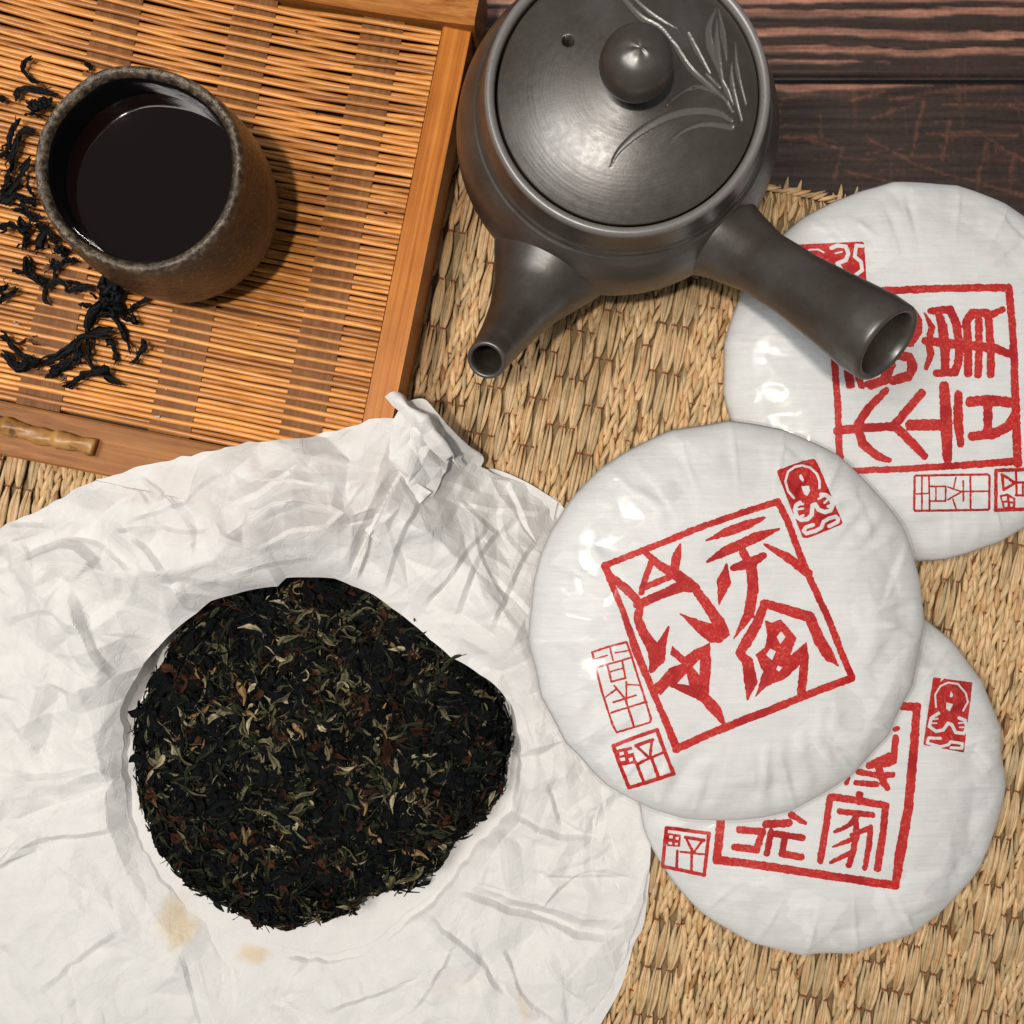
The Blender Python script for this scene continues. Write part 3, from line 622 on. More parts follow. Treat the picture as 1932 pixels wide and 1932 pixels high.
# ------------------------------------------------------------------ wrapped tea cakes
class Cake:
    def __init__(s, label, centre, R, tilt_axis, tilt, seed, group, damp=()):
        s.R, s.seed = R, seed; s.damp = damp; s.rot = seed * 1.3
        s.mat = Matrix.Translation(Vector(centre)) @ (Matrix.Rotation(tilt, 4, Vector(tilt_axis)) if tilt else Matrix.Identity(4))
        s.mi = np.array(s.mat.inverted()); s.mm = np.array(s.mat)
        s.root = thing("wrapped_tea_cake", label, "tea cake", centre, group)
        nt, nr = 420, 76
        th = np.linspace(0, 2 * math.pi, nt, endpoint=False); q = np.linspace(0, 1, nr) ** .8
        f = s.outline(th)
        V = []; 
        Q, T = np.meshgrid(q, th); r = Q * R * f[:, None]
        top = np.stack([r * np.cos(T), r * np.sin(T), s.top(r * np.cos(T), r * np.sin(T))], -1)
        qb = np.linspace(1, .0, 22)[1:] ; Qb, Tb = np.meshgrid(qb, th); rb = Qb * R * f[:, None]
        zb = -.0115 * np.clip(1 - Qb ** 7, 0, 1) ** .5 + CR2(rb * np.cos(Tb), rb * np.sin(Tb), 1.0, .05) * .0006 * np.clip((1 - Qb) * 6, 0, 1)
        bot = np.stack([rb * np.cos(Tb), rb * np.sin(Tb), zb], -1)
        V = np.concatenate([top, bot], 1); n = V.shape[1]
        V = s.world(V.reshape(-1, 3)); F = grid_faces(nt, n, wrap_u=True)
        wrap_tone = np.ones((nt, n, 3)); PXc = 966 + V[:, 0] / K / (H - V[:, 2]); PYc = 966 - V[:, 1] / K / (H - V[:, 2])
        for bx, by, br, bc in s.damp:  # round spots where the film sticks, put into the paper's colour
            k = smooth01(.5 - (np.hypot(PXc - bx, PYc - by) - br) / 2.5).reshape(nt, n); wrap_tone -= k[..., None] * bc
        mesh_obj("paper_wrap", V, F, WRAP, s.root, cols=wrap_tone.reshape(-1, 3))
        # clear film a little proud of the paper, puckered towards the rim
        qf = np.linspace(0, 1, 70) ** .8; Q, T = np.meshgrid(qf, th); r = Q * (R * f[:, None] + .0009)
        x, y = r * np.cos(T), r * np.sin(T)
        side = smooth01((np.cos(T - s.puck) + .35) / 1.0)
        wr = (CR2(x, y, s.rot + 2, .03) * .0012 + CR3(x, y, s.rot, .01) * .00030) * (.05 + .9 * smooth01((Q - .45) / .4) * side)
        zf = s.top(np.minimum(1, (R * f[:, None] - .0001) / np.maximum(r, 1e-6)) * x, np.minimum(1, (R * f[:, None] - .0001) / np.maximum(r, 1e-6)) * y, False) + .00055 + np.maximum(wr, -.0003)
        Qb, Tb = np.meshgrid(np.linspace(1, .55, 12)[1:], th); rb = Qb * (R * f[:, None] + .0009); zb = -.0115 * np.clip(1 - Qb ** 7, 0, 1) ** .5 - .0003
        V = np.concatenate([np.stack([x, y, zf], -1), np.stack([rb * np.cos(Tb), rb * np.sin(Tb), zb], -1)], 1)
        mesh_obj("plastic_film", s.world(V.reshape(-1, 3)), grid_faces(nt, V.shape[1], wrap_u=True), FILM, s.root)
    puck = math.radians(150)
    def outline(s, th):
        c, q = np.cos(th), np.sin(th)
        # flat facets between the pleats of the wrapper
        ang = (th + s.seed) % (2 * math.pi); nf = 17; k = ang / (2 * math.pi) * nf + .35 * np.sin(th * 3 + s.seed)
        fr = k - np.floor(k)
        return 1.006 + .007 * vnoise(c * 2.2, q * 2.2, s.seed) - .020 * np.sin(math.pi * fr) ** .9 * (.5 + .5 * vnoise(np.floor(k), 0 * k, s.seed + 3)) + .0035 * vnoise(c * 9, q * 9, s.seed + 2)
    def top(s, x, y, wrinkle=True):
        r = np.hypot(x, y); th = np.arctan2(y, x); q = np.clip(r / (s.R * s.outline(th)), 0, 1)
        z = .0145 * np.clip(1 - q ** 4.2, 0, 1) ** .62
        if wrinkle:
            e = smooth01((q - .5) / .35)
            z = z + (CR1(x, y, s.rot) * (.0006 + .0012 * e) + CR2(x, y, s.rot, .02) * (.00014 + .0010 * e) + CR3(x, y, s.rot + 1, .02) * (.00005 + .00022 * e)) * np.clip((1 - q) * 8, 0, 1)
            k = ((th + s.seed) % (2 * math.pi)) / (2 * math.pi) * 17 + .35 * np.sin(th * 3 + s.seed); fb = np.abs(k - np.round(k)) * r / s.R
            z = z + .0007 * np.clip(1 - fb / .055, 0, 1) * smooth01((q - .62) / .25) * np.clip((1 - q) * 9, 0, 1)
            z = z + e * .0005 * np.sin(th * 34 + 4 * vnoise(th * 3, q * 5, s.seed)) * np.clip((1 - q) * 5, 0, 1) * (vnoise(np.cos(th) * 3, np.sin(th) * 3, s.seed + 5) > .1)
        return z
    def world(s, P): return P @ s.mm[:3, :3].T + s.mm[:3, 3]
    def drop(s, px, py, lift):              # lay a printed point on the wrapper
        d = np.stack([(px - 966) * K, (966 - py) * K, -np.ones_like(px)], -1); o = np.array([0, 0, H])
        ol = o @ s.mi[:3, :3].T + s.mi[:3, 3]; dl = d @ s.mi[:3, :3].T
        zt = np.full(px.shape, .013)
        for _ in range(6):
            t = (zt - ol[2]) / dl[..., 2]; P = ol + t[..., None] * dl; zt = s.top(P[..., 0], P[..., 1])
        P[..., 2] = zt + lift; return s.world(P)

def poly_sd(px, py, poly):
    d = seg_dist(px, py, list(poly) + [poly[0]], 0.0); return np.where(inside(px, py, poly), -d, d)
def ink(name, cake, zf, sc, items, holes=(), rough=1.1, step=1.2, seed=0):
    """items/holes: ('L', points, width) brush strokes or ('P', points[, round]) filled shapes, in the crop's coordinates"""
    def conv(it):
        pts = [zf(*q) for q in it[1]]; f = 1 / (sc * 1.56522)
        if it[0] == 'L': return ('L', pts, np.asarray(it[2], float) * f)
        return ('P', pts, (it[2] if len(it) > 2 else 0) * f)
    A = [conv(i) for i in items]; B = [conv(i) for i in holes]
    allp = np.array([q for it in A for q in it[1]]); lo = allp.min(0) - 16; hi = allp.max(0) + 16
    nx, ny = int((hi[0] - lo[0]) / step) + 1, int((hi[1] - lo[1]) / step) + 1
    X, Y = np.meshgrid(lo[0] + np.arange(nx) * step, lo[1] + np.arange(ny) * step, indexing='ij')
    def field(L):
        o = np.full(X.shape, 1e3)
        for it in L:
            P = np.array(it[1]); pad = (np.max(it[2]) if it[0] == 'L' else 0) + 6
            i0, i1 = max(int((P[:, 0].min() - pad - lo[0]) / step), 0), int((P[:, 0].max() + pad - lo[0]) / step) + 2
            j0, j1 = max(int((P[:, 1].min() - pad - lo[1]) / step), 0), int((P[:, 1].max() + pad - lo[1]) / step) + 2
            xs, ys = X[i0:i1, j0:j1], Y[i0:i1, j0:j1]
            if not xs.size: continue
            if it[0] == 'L':
                n = max(len(P), 2); wv = np.broadcast_to(it[2], (n,)) if it[2].ndim == 0 or len(it[2]) != n else it[2]
                d = seg_dist(xs, ys, [tuple(q) for q in P], wv)
            else: d = poly_sd(xs, ys, [tuple(q) for q in P]) - it[2]
            o[i0:i1, j0:j1] = np.minimum(o[i0:i1, j0:j1], d)
        return o
    D = field(A) + rough * (vnoise(X * .16, Y * .16, seed + 40) * .8 + vnoise(X * .42, Y * .42, seed + 41) * .7)
    if B: D = np.maximum(D, -(field(B) + .35 * rough * vnoise(X * .3, Y * .3, seed + 44)))
    c = (D[:-1, :-1] + D[1:, :-1] + D[:-1, 1:] + D[1:, 1:]) / 4 < 0
    gx, gy = np.gradient(D, step); gl = np.maximum(np.hypot(gx, gy), .3)
    mv = np.where(np.abs(D) < step * 1.3, D, 0) / gl ** 2; X2 = X - np.clip(mv * gx, -.6 * step, .6 * step); Y2 = Y - np.clip(mv * gy, -.6 * step, .6 * step)
    i, j = np.nonzero(c); q = np.stack([i * ny + j, i * ny + j + 1, (i + 1) * ny + j + 1, (i + 1) * ny + j], 1)
    used, inv = np.unique(q, return_inverse=True)
    V = cake.drop(X2.reshape(-1)[used], Y2.reshape(-1)[used], .00016)
    return mesh_obj(name, V, inv.reshape(q.shape), INK, cake.root)

G = "tea cakes wrapped in printed white paper"
cA = Cake("white wrapped tea cake reaching under the teapot handle, its red print turned sideways", (.1590, .0556, .0125), .0752, (1, 0, 0), 0, 3, G)
cB = Cake("white wrapped tea cake near the bottom, lying half covered beneath another cake", (.1222, -.1025, .0125), .0735, (1, 0, 0), 0, 5, G, ((1398, 1700, 20, -.03),))
cT = Cake("white wrapped tea cake resting on top of two others, with its whole red print showing", (.0806, -.0415, .0372), .0748, (.60, .80, 0), math.radians(5.0), 8, G, ((1268, 926, 20, .09), (1134, 995, 20, .06), (1367, 869, 18, .04), (1338, 1041, 18, .05)))

z1 = zoomer(1700, 1430, 2.2465)
ink("main_seal", cT, z1, 2.2465, [
    ('L', [(190, 540), (380, 465), (560, 395), (750, 315), (900, 260), (1130, 180), (1340, 115)], 44), ('L', [(1340, 115), (1400, 230), (1480, 450), (1560, 640), (1680, 900), (1760, 1110), (1830, 1280)], 46),
    ('L', [(1830, 1285), (1500, 1410), (1300, 1495), (1100, 1570), (900, 1650), (670, 1755)], 52), ('L', [(670, 1755), (600, 1580), (510, 1370), (400, 1100), (320, 860), (250, 690), (195, 545)], [60, 46, 44, 56, 40, 44, 50]),
    ('L', [(460, 450), (560, 540), (680, 610), (790, 680)], [40, 56, 80, 60]), ('L', [(692, 400), (672, 470), (650, 590)], [14, 62, 60]), ('L', [(500, 520), (455, 640), (435, 720)], 42),
    ('L', [(440, 690), (560, 640), (660, 600)], 44), ('L', [(220, 600), (330, 690), (400, 760)], [46, 60, 60]), ('L', [(410, 800), (560, 735), (700, 675), (800, 690)], [60, 58, 80, 60]),
    ('L', [(790, 690), (870, 800), (950, 920), (975, 985)], [60, 68, 84, 84]), ('P', [(690, 858), (870, 915), (1000, 950), (1022, 1000), (960, 1052), (890, 1050), (800, 975)]),
    ('L', [(430, 795), (408, 890), (450, 990), (520, 1100), (520, 1200)], [56, 56, 68, 90, 60]), ('L', [(615, 945), (570, 1060), (545, 1150), (500, 1235)], [14, 60, 100, 40]),
    ('P', [(640, 1070), (720, 1145), (780, 1100), (890, 1050), (898, 1200), (880, 1420), (830, 1440), (620, 1340), (560, 1400), (530, 1330), (620, 1220), (700, 1190), (630, 1130)]),
    ('L', [(850, 1410), (930, 1500), (985, 1590)], [72, 76, 26]), ('L', [(580, 1330), (530, 1360)], 70),
    ('L', [(862, 375), (1000, 318), (1150, 262), (1250, 222)], [8, 62, 62, 20]), ('L', [(870, 515), (1000, 440), (1200, 350), (1348, 298)], [20, 66, 72, 16]), ('L', [(1045, 555), (1140, 528), (1245, 475)], [44, 76, 46]),
    ('L', [(1110, 450), (1150, 530)], 56), ('L', [(1165, 540), (1176, 700), (1150, 860), (1048, 1022)], [70, 74, 72, 6]), ('L', [(1002, 520), (982, 650), (950, 798)], [6, 98, 6]), ('L', [(1255, 402), (1400, 480), (1540, 590)], [22, 60, 62]),
    ('L', [(1250, 790), (1390, 832), (1550, 880), (1620, 1040), (1680, 1140), (1745, 1208)], [54, 68, 72, 78, 74, 4]), ('L', [(1250, 800), (1200, 930), (1130, 1050), (1085, 1120)], [56, 70, 76, 54]), ('L', [(1082, 1120), (1140, 1180), (1160, 1310), (1140, 1425)], [50, 76, 88, 14]),
    ('P', [(1250, 900), (1300, 920), (1355, 895), (1410, 950), (1465, 1020), (1420, 1140), (1530, 1045), (1548, 1150), (1525, 1400), (1465, 1400), (1485, 1200), (1380, 1300), (1310, 1320), (1260, 1345), (1190, 1412), (1240, 1240), (1190, 1130), (1255, 1080), (1270, 1000)])],
    [('P', [(775, 1210), (825, 1160), (820, 1265)]), ('P', [(672, 1322), (735, 1255), (752, 1332)]), ('P', [(512, 552), (575, 598), (510, 622)]), ('P', [(1362, 975), (1392, 1012), (1357, 1060), (1332, 1012)]), ('P', [(1290, 1090), (1328, 1108), (1302, 1168), (1262, 1130)]), ('P', [(1340, 1202), (1368, 1215), (1350, 1244), (1328, 1228)]),
     ('L', [(480, 725), (640, 640)], 14)], 1.0, 1.15, 1)
z2 = zoomer(2260, 1320, 6.4385)
ink("portrait_seal", cT, z2, 6.4385, [('P', [(255, 470), (700, 305), (915, 265), (960, 330), (1425, 1430), (1400, 1455), (800, 1695), (735, 1690)], 38)],
    [('L', [(540, 970), (430, 840), (378, 650), (430, 470), (560, 375), (700, 350), (850, 392), (975, 510), (1030, 650), (1028, 780)], 46), ('P', [(640, 540), (680, 512), (735, 620), (715, 672), (650, 600)]), ('P', [(680, 748), (830, 735), (847, 830), (800, 932), (735, 900)]),
     ('L', [(655, 1060), (585, 1110), (560, 1200), (600, 1330), (680, 1385), (800, 1370), (880, 1290), (895, 1110)], 84), ('L', [(600, 1095), (715, 1085)], 44), ('L', [(590, 1190), (715, 1170)], 40), ('L', [(640, 1330), (720, 1300)], 46),
     ('L', [(895, 1110), (945, 1090), (1010, 1190), (1130, 1240), (1235, 1205), (1280, 1110), (1245, 985), (1150, 915), (1060, 905)], 82), ('L', [(1010, 985), (1110, 930)], 46), ('L', [(1120, 1060), (1190, 995)], 44), ('L', [(1190, 1130), (1250, 1110)], 60),
     ('L', [(905, 1480), (770, 1525), (725, 1590), (775, 1645), (950, 1595), (1060, 1535), (1105, 1420), (1200, 1362), (1335, 1322), (1385, 1370), (1372, 1425), (1210, 1505)], 74)], .45, .85, 2)
z3 = zoomer(1720, 1860, 3.864)
ink("tall_seal", cT, z3, 3.864, [('L', [(110, 255), (300, 190), (500, 140), (540, 240), (640, 560), (780, 1010), (770, 1055), (390, 1170), (345, 1090), (220, 700), (110, 255)], 25),
    ('L', [(150, 330), (280, 292)], 18), ('L', [(370, 262), (530, 235)], 18), ('L', [(310, 190), (350, 350)], 20), ('L', [(150, 432), (350, 375), (560, 315)], 22), ('L', [(285, 410), (330, 590), (490, 550), (455, 365)], 24), ('L', [(320, 475), (450, 440)], 18),
    ('L', [(360, 635), (490, 790), (590, 1110)], [20, 28, 24]), ('L', [(500, 590), (500, 780)], 20), ('L', [(265, 765), (380, 680)], 20), ('L', [(510, 625), (650, 630)], 18), ('L', [(355, 825), (610, 745)], 24), ('L', [(325, 945), (730, 820)], 24)], (), .5, .9, 3)
small3 = [('L', [(350, 1325), (600, 1225), (850, 1140), (930, 1370), (1040, 1640), (800, 1720), (530, 1800), (430, 1550), (350, 1325)], 44), ('P', [(390, 1370), (560, 1330), (620, 1520), (440, 1550)]), ('L', [(605, 1322), (800, 1255)], 40), ('L', [(610, 1320), (760, 1460)], 32), ('L', [(790, 1270), (772, 1450)], 32),
          ('L', [(630, 1530), (760, 1465), (920, 1400)], 32), ('L', [(610, 1510), (700, 1740)], 36), ('L', [(790, 1470), (870, 1690)], 40)]
small3h = [('P', [(415, 1400), (465, 1385), (475, 1420), (425, 1435)]), ('P', [(510, 1380), (570, 1365), (580, 1400), (525, 1415)]), ('P', [(420, 1465), (480, 1450), (490, 1490), (440, 1500)]), ('P', [(525, 1465), (570, 1450), (575, 1490), (535, 1510)])]
ink("small_seal", cT, z3, 3.864, small3, small3h, .6, .9, 4)

z4 = zoomer(2424, 780, 2.415)
ink("main_seal", cA, z4, 2.415, [('L', [(70, 205), (500, 188), (900, 172), (1335, 168)], 54), ('L', [(1338, 168), (1368, 480), (1385, 900), (1402, 1420)], [58, 52, 58, 66]), ('L', [(1405, 1405), (1000, 1435), (600, 1460), (140, 1478)], [56, 50, 46, 44]), ('L', [(70, 205), (95, 690), (120, 1000), (130, 1300), (142, 1475)], 50),
    ('L', [(640, 330), (690, 400), (690, 480), (640, 560), (540, 560)], 62), ('L', [(400, 660), (520, 640), (630, 665), (655, 730), (620, 800), (520, 830)], 70), ('L', [(360, 860), (450, 830), (500, 720)], 70), ('L', [(190, 740), (212, 860)], 66), ('L', [(265, 790), (290, 865)], 54), ('L', [(330, 855), (460, 835)], 50), ('L', [(300, 400), (560, 330)], 60), ('L', [(260, 480), (300, 650)], 60),
    ('L', [(785, 335), (920, 325), (965, 420), (985, 560), (985, 680), (955, 770), (820, 780)], [50, 60, 60, 66, 60, 60, 50]), ('L', [(835, 340), (868, 450), (885, 600), (885, 770)], [50, 70, 72, 60]), ('L', [(740, 350), (790, 450), (765, 560), (785, 640), (750, 745)], [10, 52, 44, 56, 34]),
    ('L', [(745, 545), (1000, 575), (1240, 600), (1370, 655)], [56, 76, 62, 50]), ('L', [(1050, 780), (1048, 560), (1035, 410), (1085, 348), (1185, 352)], 62), ('L', [(1190, 375), (1295, 322)], [60, 46]), ('L', [(1125, 395), (1128, 600), (1120, 790)], 56), ('L', [(1195, 400), (1212, 600), (1210, 785)], 58),
    ('L', [(120, 1188), (280, 1168), (520, 1158)], 64), ('L', [(465, 900), (335, 1030), (258, 1150), (300, 1285), (400, 1370), (485, 1398)], [50, 60, 62, 66, 60, 44]), ('L', [(718, 918), (600, 1060), (525, 1150), (620, 1245), (740, 1370)], [60, 62, 66, 66, 54]),
    ('L', [(640, 1148), (860, 1145)], 82), ('L', [(878, 870), (892, 1100), (902, 1380)], [70, 88, 72]), ('L', [(980, 930), (978, 1120), (997, 1285)], [60, 70, 52]), ('L', [(1065, 982), (1200, 970), (1345, 985)], 76), ('L', [(1190, 985), (1190, 1195)], 66), ('L', [(1080, 1228), (1220, 1212), (1335, 1160), (1385, 1080)], [66, 74, 70, 70])],
    [('P', [(575, 700), (612, 690), (612, 765), (575, 772)])], 1.1, 1.15, 11)
ink("tall_seal", cA, z4, 2.415, [('L', [(668, 1515), (680, 1508), (1190, 1500), (1202, 1512), (1200, 1745), (1190, 1752), (675, 1760), (665, 1750), (668, 1515)], 17), ('L', [(720, 1510), (720, 1760)], 13), ('L', [(770, 1515), (775, 1755)], 13), ('L', [(675, 1640), (770, 1635)], 12), ('L', [(785, 1585), (890, 1585), (888, 1690), (782, 1690)], 13), ('L', [(820, 1585), (820, 1690)], 11),
    ('L', [(1065, 1505), (1067, 1755)], 14), ('L', [(905, 1590), (1000, 1622), (1200, 1620)], 13), ('L', [(905, 1680), (1000, 1625)], 12), ('L', [(1015, 1545), (1015, 1690)], 12), ('L', [(962, 1520), (948, 1595)], 11), ('L', [(940, 1675), (965, 1750)], 11)], (), .45, .8, 12)
ink("small_seal", cA, z4, 2.415, [('L', [(1248, 1472), (1246, 1755), (1520, 1745), (1522, 1462), (1248, 1472)], 26), ('L', [(1292, 1500), (1302, 1610), (1385, 1560), (1292, 1500)], 20), ('P', [(1275, 1650), (1330, 1635), (1388, 1670), (1385, 1740), (1300, 1745)]), ('L', [(1390, 1480), (1396, 1640)], 16), ('L', [(1380, 1560), (1510, 1550)], 18), ('L', [(1390, 1648), (1510, 1652)], 18), ('L', [(1440, 1560), (1440, 1650)], 16)],
    [('P', [(1290, 1660), (1325, 1655), (1325, 1685), (1295, 1688)]), ('P', [(1345, 1665), (1370, 1675), (1370, 1695), (1345, 1690)]), ('P', [(1305, 1705), (1330, 1700), (1330, 1730), (1310, 1732)]), ('P', [(1350, 1705), (1370, 1710), (1365, 1730), (1350, 1730)])], .6, .8, 13)
z6 = zoomer(2100, 500, 1.61)
ink("portrait_seal", cA, z6, 1.61, [('P', [(395, 368), (718, 353), (730, 545), (405, 575)], 9)], [('L', [(440, 400), (470, 382), (510, 382), (535, 395)], 8), ('L', [(572, 374), (600, 362), (640, 368), (652, 400), (640, 432), (600, 448), (620, 480), (655, 500)], 20), ('L', [(590, 400), (622, 392)], 8), ('L', [(718, 365), (690, 362), (682, 415), (712, 440), (718, 480), (690, 500)], 18)], .5, .9, 14)
z7 = zoomer(1920, 2000, 1.932)
ink("main_seal", cB, z7, 1.932, [('L', [(400, 60), (1000, 110), (1520, 172)], 48), ('L', [(1522, 165), (1500, 450), (1472, 750), (1425, 1010), (1398, 1190)], [44, 52, 54, 62, 44]), ('L', [(1398, 1188), (1000, 1130), (600, 1068), (378, 1042)], 48), ('L', [(380, 1042), (400, 850), (425, 600), (400, 60)], 50),
    ('L', [(1030, 682), (1180, 702), (1345, 732)], 42), ('L', [(1193, 668), (1190, 710)], 42), ('L', [(1025, 690), (1003, 850), (970, 1045)], 40), ('L', [(1342, 735), (1330, 880), (1295, 1092)], 42), ('L', [(1080, 765), (1268, 785)], 34), ('L', [(1178, 790), (1140, 840), (1055, 882)], [34, 30, 22]), ('L', [(1170, 800), (1178, 900), (1155, 1000), (1132, 1070)], 36),
    ('L', [(1160, 920), (1042, 968)], [32, 14]), ('L', [(1150, 1000), (1030, 1055)], [34, 22]), ('L', [(1150, 900), (1255, 858), (1250, 950), (1225, 1088)], [26, 36, 36, 30]),
    ('L', [(1395, 300), (1412, 292)], 28), ('L', [(1400, 345), (1388, 480), (1335, 498)], 40), ('L', [(1190, 540), (1300, 560), (1382, 556)], 36), ('L', [(1305, 515), (1330, 600), (1352, 632)], [46, 42, 34]), ('L', [(1175, 602), (1288, 610)], 34), ('L', [(1118, 605), (1135, 575)], [26, 14]), ('L', [(1250, 505), (1360, 450)], 44),
    ('L', [(510, 868), (640, 882), (605, 985), (480, 968)], 42), ('L', [(660, 838), (790, 832)], 46), ('L', [(690, 880), (665, 1005)], 36), ('L', [(690, 890), (870, 915)], 38), ('L', [(770, 900), (752, 1008), (862, 1025)], 38), ('L', [(805, 785), (885, 832)], [40, 26])], (), 1.0, 1.15, 21)
ink("small_seal", cB, z7, 1.932, [('L', [(92, 858), (335, 890), (308, 1128), (70, 1078), (92, 858)], 21), ('L', [(155, 990), (150, 1095)], 16), ('L', [(238, 980), (235, 1112)], 16), ('L', [(172, 995), (310, 1010)], 13), ('L', [(200, 912), (305, 930)], 19), ('L', [(205, 920), (245, 1000)], 14), ('L', [(297, 932), (248, 1000)], 14), ('P', [(98, 888), (176, 898), (170, 965), (95, 965)])],
    [('P', [(108, 900), (130, 902), (128, 920), (108, 918)]), ('P', [(146, 910), (164, 912), (160, 928), (144, 926)]), ('P', [(104, 938), (124, 940), (124, 955), (105, 953)]), ('P', [(142, 942), (158, 945), (154, 960), (140, 957)])], .5, .9, 22)
ink("portrait_seal", cB, z7, 1.932, [('P', [(1620, 8), (1830, 36), (1782, 420), (1566, 378)], 8)],
    [('L', [(1630, 170), (1625, 100), (1655, 50), (1700, 30), (1755, 38), (1800, 90), (1812, 140), (1785, 190)], 11), ('P', [(1715, 78), (1728, 100), (1722, 115), (1708, 112)]), ('P', [(1688, 143), (1728, 152), (1708, 196), (1688, 178)]),
     ('L', [(1645, 205), (1603, 232), (1592, 280), (1630, 308), (1672, 300), (1698, 262)], 19), ('L', [(1610, 240), (1640, 236)], 9), ('L', [(1608, 262), (1634, 262)], 9), ('L', [(1698, 262), (1720, 270), (1742, 315), (1790, 320), (1806, 285), (1795, 245), (1762, 232)], 19), ('L', [(1760, 262), (1790, 258)], 9), ('L', [(1765, 285), (1790, 285)], 9),
     ('L', [(1655, 348), (1588, 346), (1580, 375), (1655, 396), (1700, 385), (1715, 368), (1780, 378), (1778, 405), (1715, 402)], 17)], .4, .85, 23)
# ------------------------------------------------------------------ opened tea cake
CC = np.array([-.0752, -.0940]); RC = .0738; ZC0, ZCT = .0042, .0225
zc = zoomer(350, 1650, 1.61)
OUT = [(60, 780), (60, 1000), (110, 1240), (165, 1380), (240, 1490), (330, 1580), (500, 1670), (600, 1720), (700, 1775), (800, 1780), (930, 1745), (1130, 1690), (1165, 1630), (1300, 1590), (1405, 1590), (1420, 1560), (1500, 1515), (1600, 1370), (1720, 1260), (1815, 1150), (1860, 900), (1850, 750)]
oth, orr = [], []
for q in OUT:
    p = W(*zc(*q), .015)[:2] - CC; oth.append(math.atan2(p[1], p[0])); orr.append(np.hypot(*p))
oth, orr = np.array(oth), np.array(orr); k = np.argsort(oth % (2 * math.pi)); oth, orr = (oth % (2 * math.pi))[k], orr[k]
def rcake(th):
    th = np.asarray(th) % (2 * math.pi)
    return np.where((th > math.radians(15)) & (th < math.radians(165)), RC, np.interp(th, oth, orr, period=2 * math.pi))
def cake_z(x, y):
    r = np.hypot(x - CC[0], y - CC[1]); th = np.arctan2(y - CC[1], x - CC[0]); q = np.clip(r / rcake(th), 0, 1)
    return ZC0 + (ZCT - ZC0) * np.clip(1 - q ** 13, 0, 1) ** .5 + .0006 * vnoise(x * 160, y * 160, 2)
cake = thing("tea_cake", "round cake of pressed dark tea leaves with a ragged lower edge, in opened paper", "tea cake", (*CC, ZC0))
nt, nr = 240, 50; th = np.linspace(0, 2 * math.pi, nt, endpoint=False); q = np.linspace(0.001, .975, nr)
Q, T = np.meshgrid(q, th); r = Q * rcake(T) * (1 + .012 * vnoise(np.cos(T) * 14, np.sin(T) * 14, 5)); X, Y = CC[0] + r * np.cos(T), CC[1] + r * np.sin(T)
Z = cake_z(X, Y) - .0016
Z = np.concatenate([Z, np.full((nt, 1), ZC0)], 1); X = np.concatenate([X, X[:, -1:]], 1); Y = np.concatenate([Y, Y[:, -1:]], 1)
mesh_obj("pressed_core", np.stack([X, Y, Z], -1).reshape(-1, 3), grid_faces(nt, nr + 1, wrap_u=True), LEAF, cake, cols=np.tile((.002, .0025, .003), (X.size, 1)))
r4 = np.random.default_rng(44)
TONES = {'dark': (.0026, .0034, .0038), 'olive': (.018, .021, .012), 'khaki': (.088, .080, .044), 'pale': (.27, .23, .145), 'gold': (.20, .125, .055), 'brown': (.034, .013, .007)}
KINDS = ['dark'] * 46 + ['olive'] * 20 + ['khaki'] * 15 + ['pale'] * 4 + ['gold'] * 3 + ['brown'] * 7
def leaf_template(kind, rr):
    """twisted, ribbed strand of dried leaf lying in its own plane"""
    broad = kind in ('dark', 'brown') and rr.random() < .3
    L = rr.uniform(.005, .014) if kind in ('pale', 'gold') else rr.uniform(.007, .018); wd = rr.uniform(.0026, .0042) if broad else rr.uniform(.0007, .0019)
    bend = rr.normal(0, 1.3) if rr.random() < .8 else rr.uniform(2.5, 5.0) * rr.choice([-1, 1])
    nl, nw = 14, 5; t = np.linspace(0, 1, nl); a = np.cumsum(bend / nl * (1 + .8 * np.sin(t * rr.uniform(3, 9) + rr.uniform(0, 6)))) + .35 * np.sin(t * rr.uniform(6, 13) + rr.uniform(0, 6))
    cx = np.cumsum(np.cos(a)) * L / nl; cy = np.cumsum(np.sin(a)) * L / nl; cx -= cx.mean(); cy -= cy.mean()
    nx, ny = -np.sin(a), np.cos(a); u = np.linspace(-1, 1, nw); wv = wd / 2 * (np.sin(math.pi * (t * .92 + .04)) ** .6) * (1 + .45 * np.sin(t * rr.uniform(5, 14) + rr.uniform(0, 6)))
    tw = rr.uniform(-5, 5) * t + rr.uniform(0, 6); ct, st = np.cos(tw)[:, None] * .5 + .5 * np.sign(np.cos(tw))[:, None] * .8 + .12, np.sin(tw)[:, None]
    if broad: ct, st = np.ones((nl, 1)), .25 * np.sin(tw)[:, None]
    U = wv[:, None] * u[None]; zz = U * st * .6 + .00018 * np.cos(u * 7 + rr.uniform(0, 6))[None] + .0005 * np.sin(t * rr.uniform(2, 8) + rr.uniform(0, 6))[:, None]
    V = np.stack([cx[:, None] + nx[:, None] * U * ct, cy[:, None] + ny[:, None] * U * ct, zz], -1).reshape(-1, 3)
    return V, grid_faces(nl, nw)
LT = []
for i, kd in enumerate(KINDS):
    V, f = leaf_template(kd, r4); c = np.array(TONES[kd]) * r4.uniform(.75, 1.25)
    g = 1 + .5 * np.sin(np.arange(len(V)) % 5 * 2.1 + i)[:, None] + .25 * np.sin(np.arange(len(V)) // 5 * .9 + i * 2)[:, None]
    LT.append((V, f, c * g, kd))
NK = len(KINDS)
LM = {}
def leaf_mesh(k):
    if k not in LM:
        o = mesh_obj("tea_leaf", LT[k][0], LT[k][1], LEAF, None, cols=LT[k][2], link=False); LM[k] = o.data; bpy.data.objects.remove(o)
    return LM[k]
Vs, Fs, Cs = [], [], []; off = 0; N = 5600; singles = 0
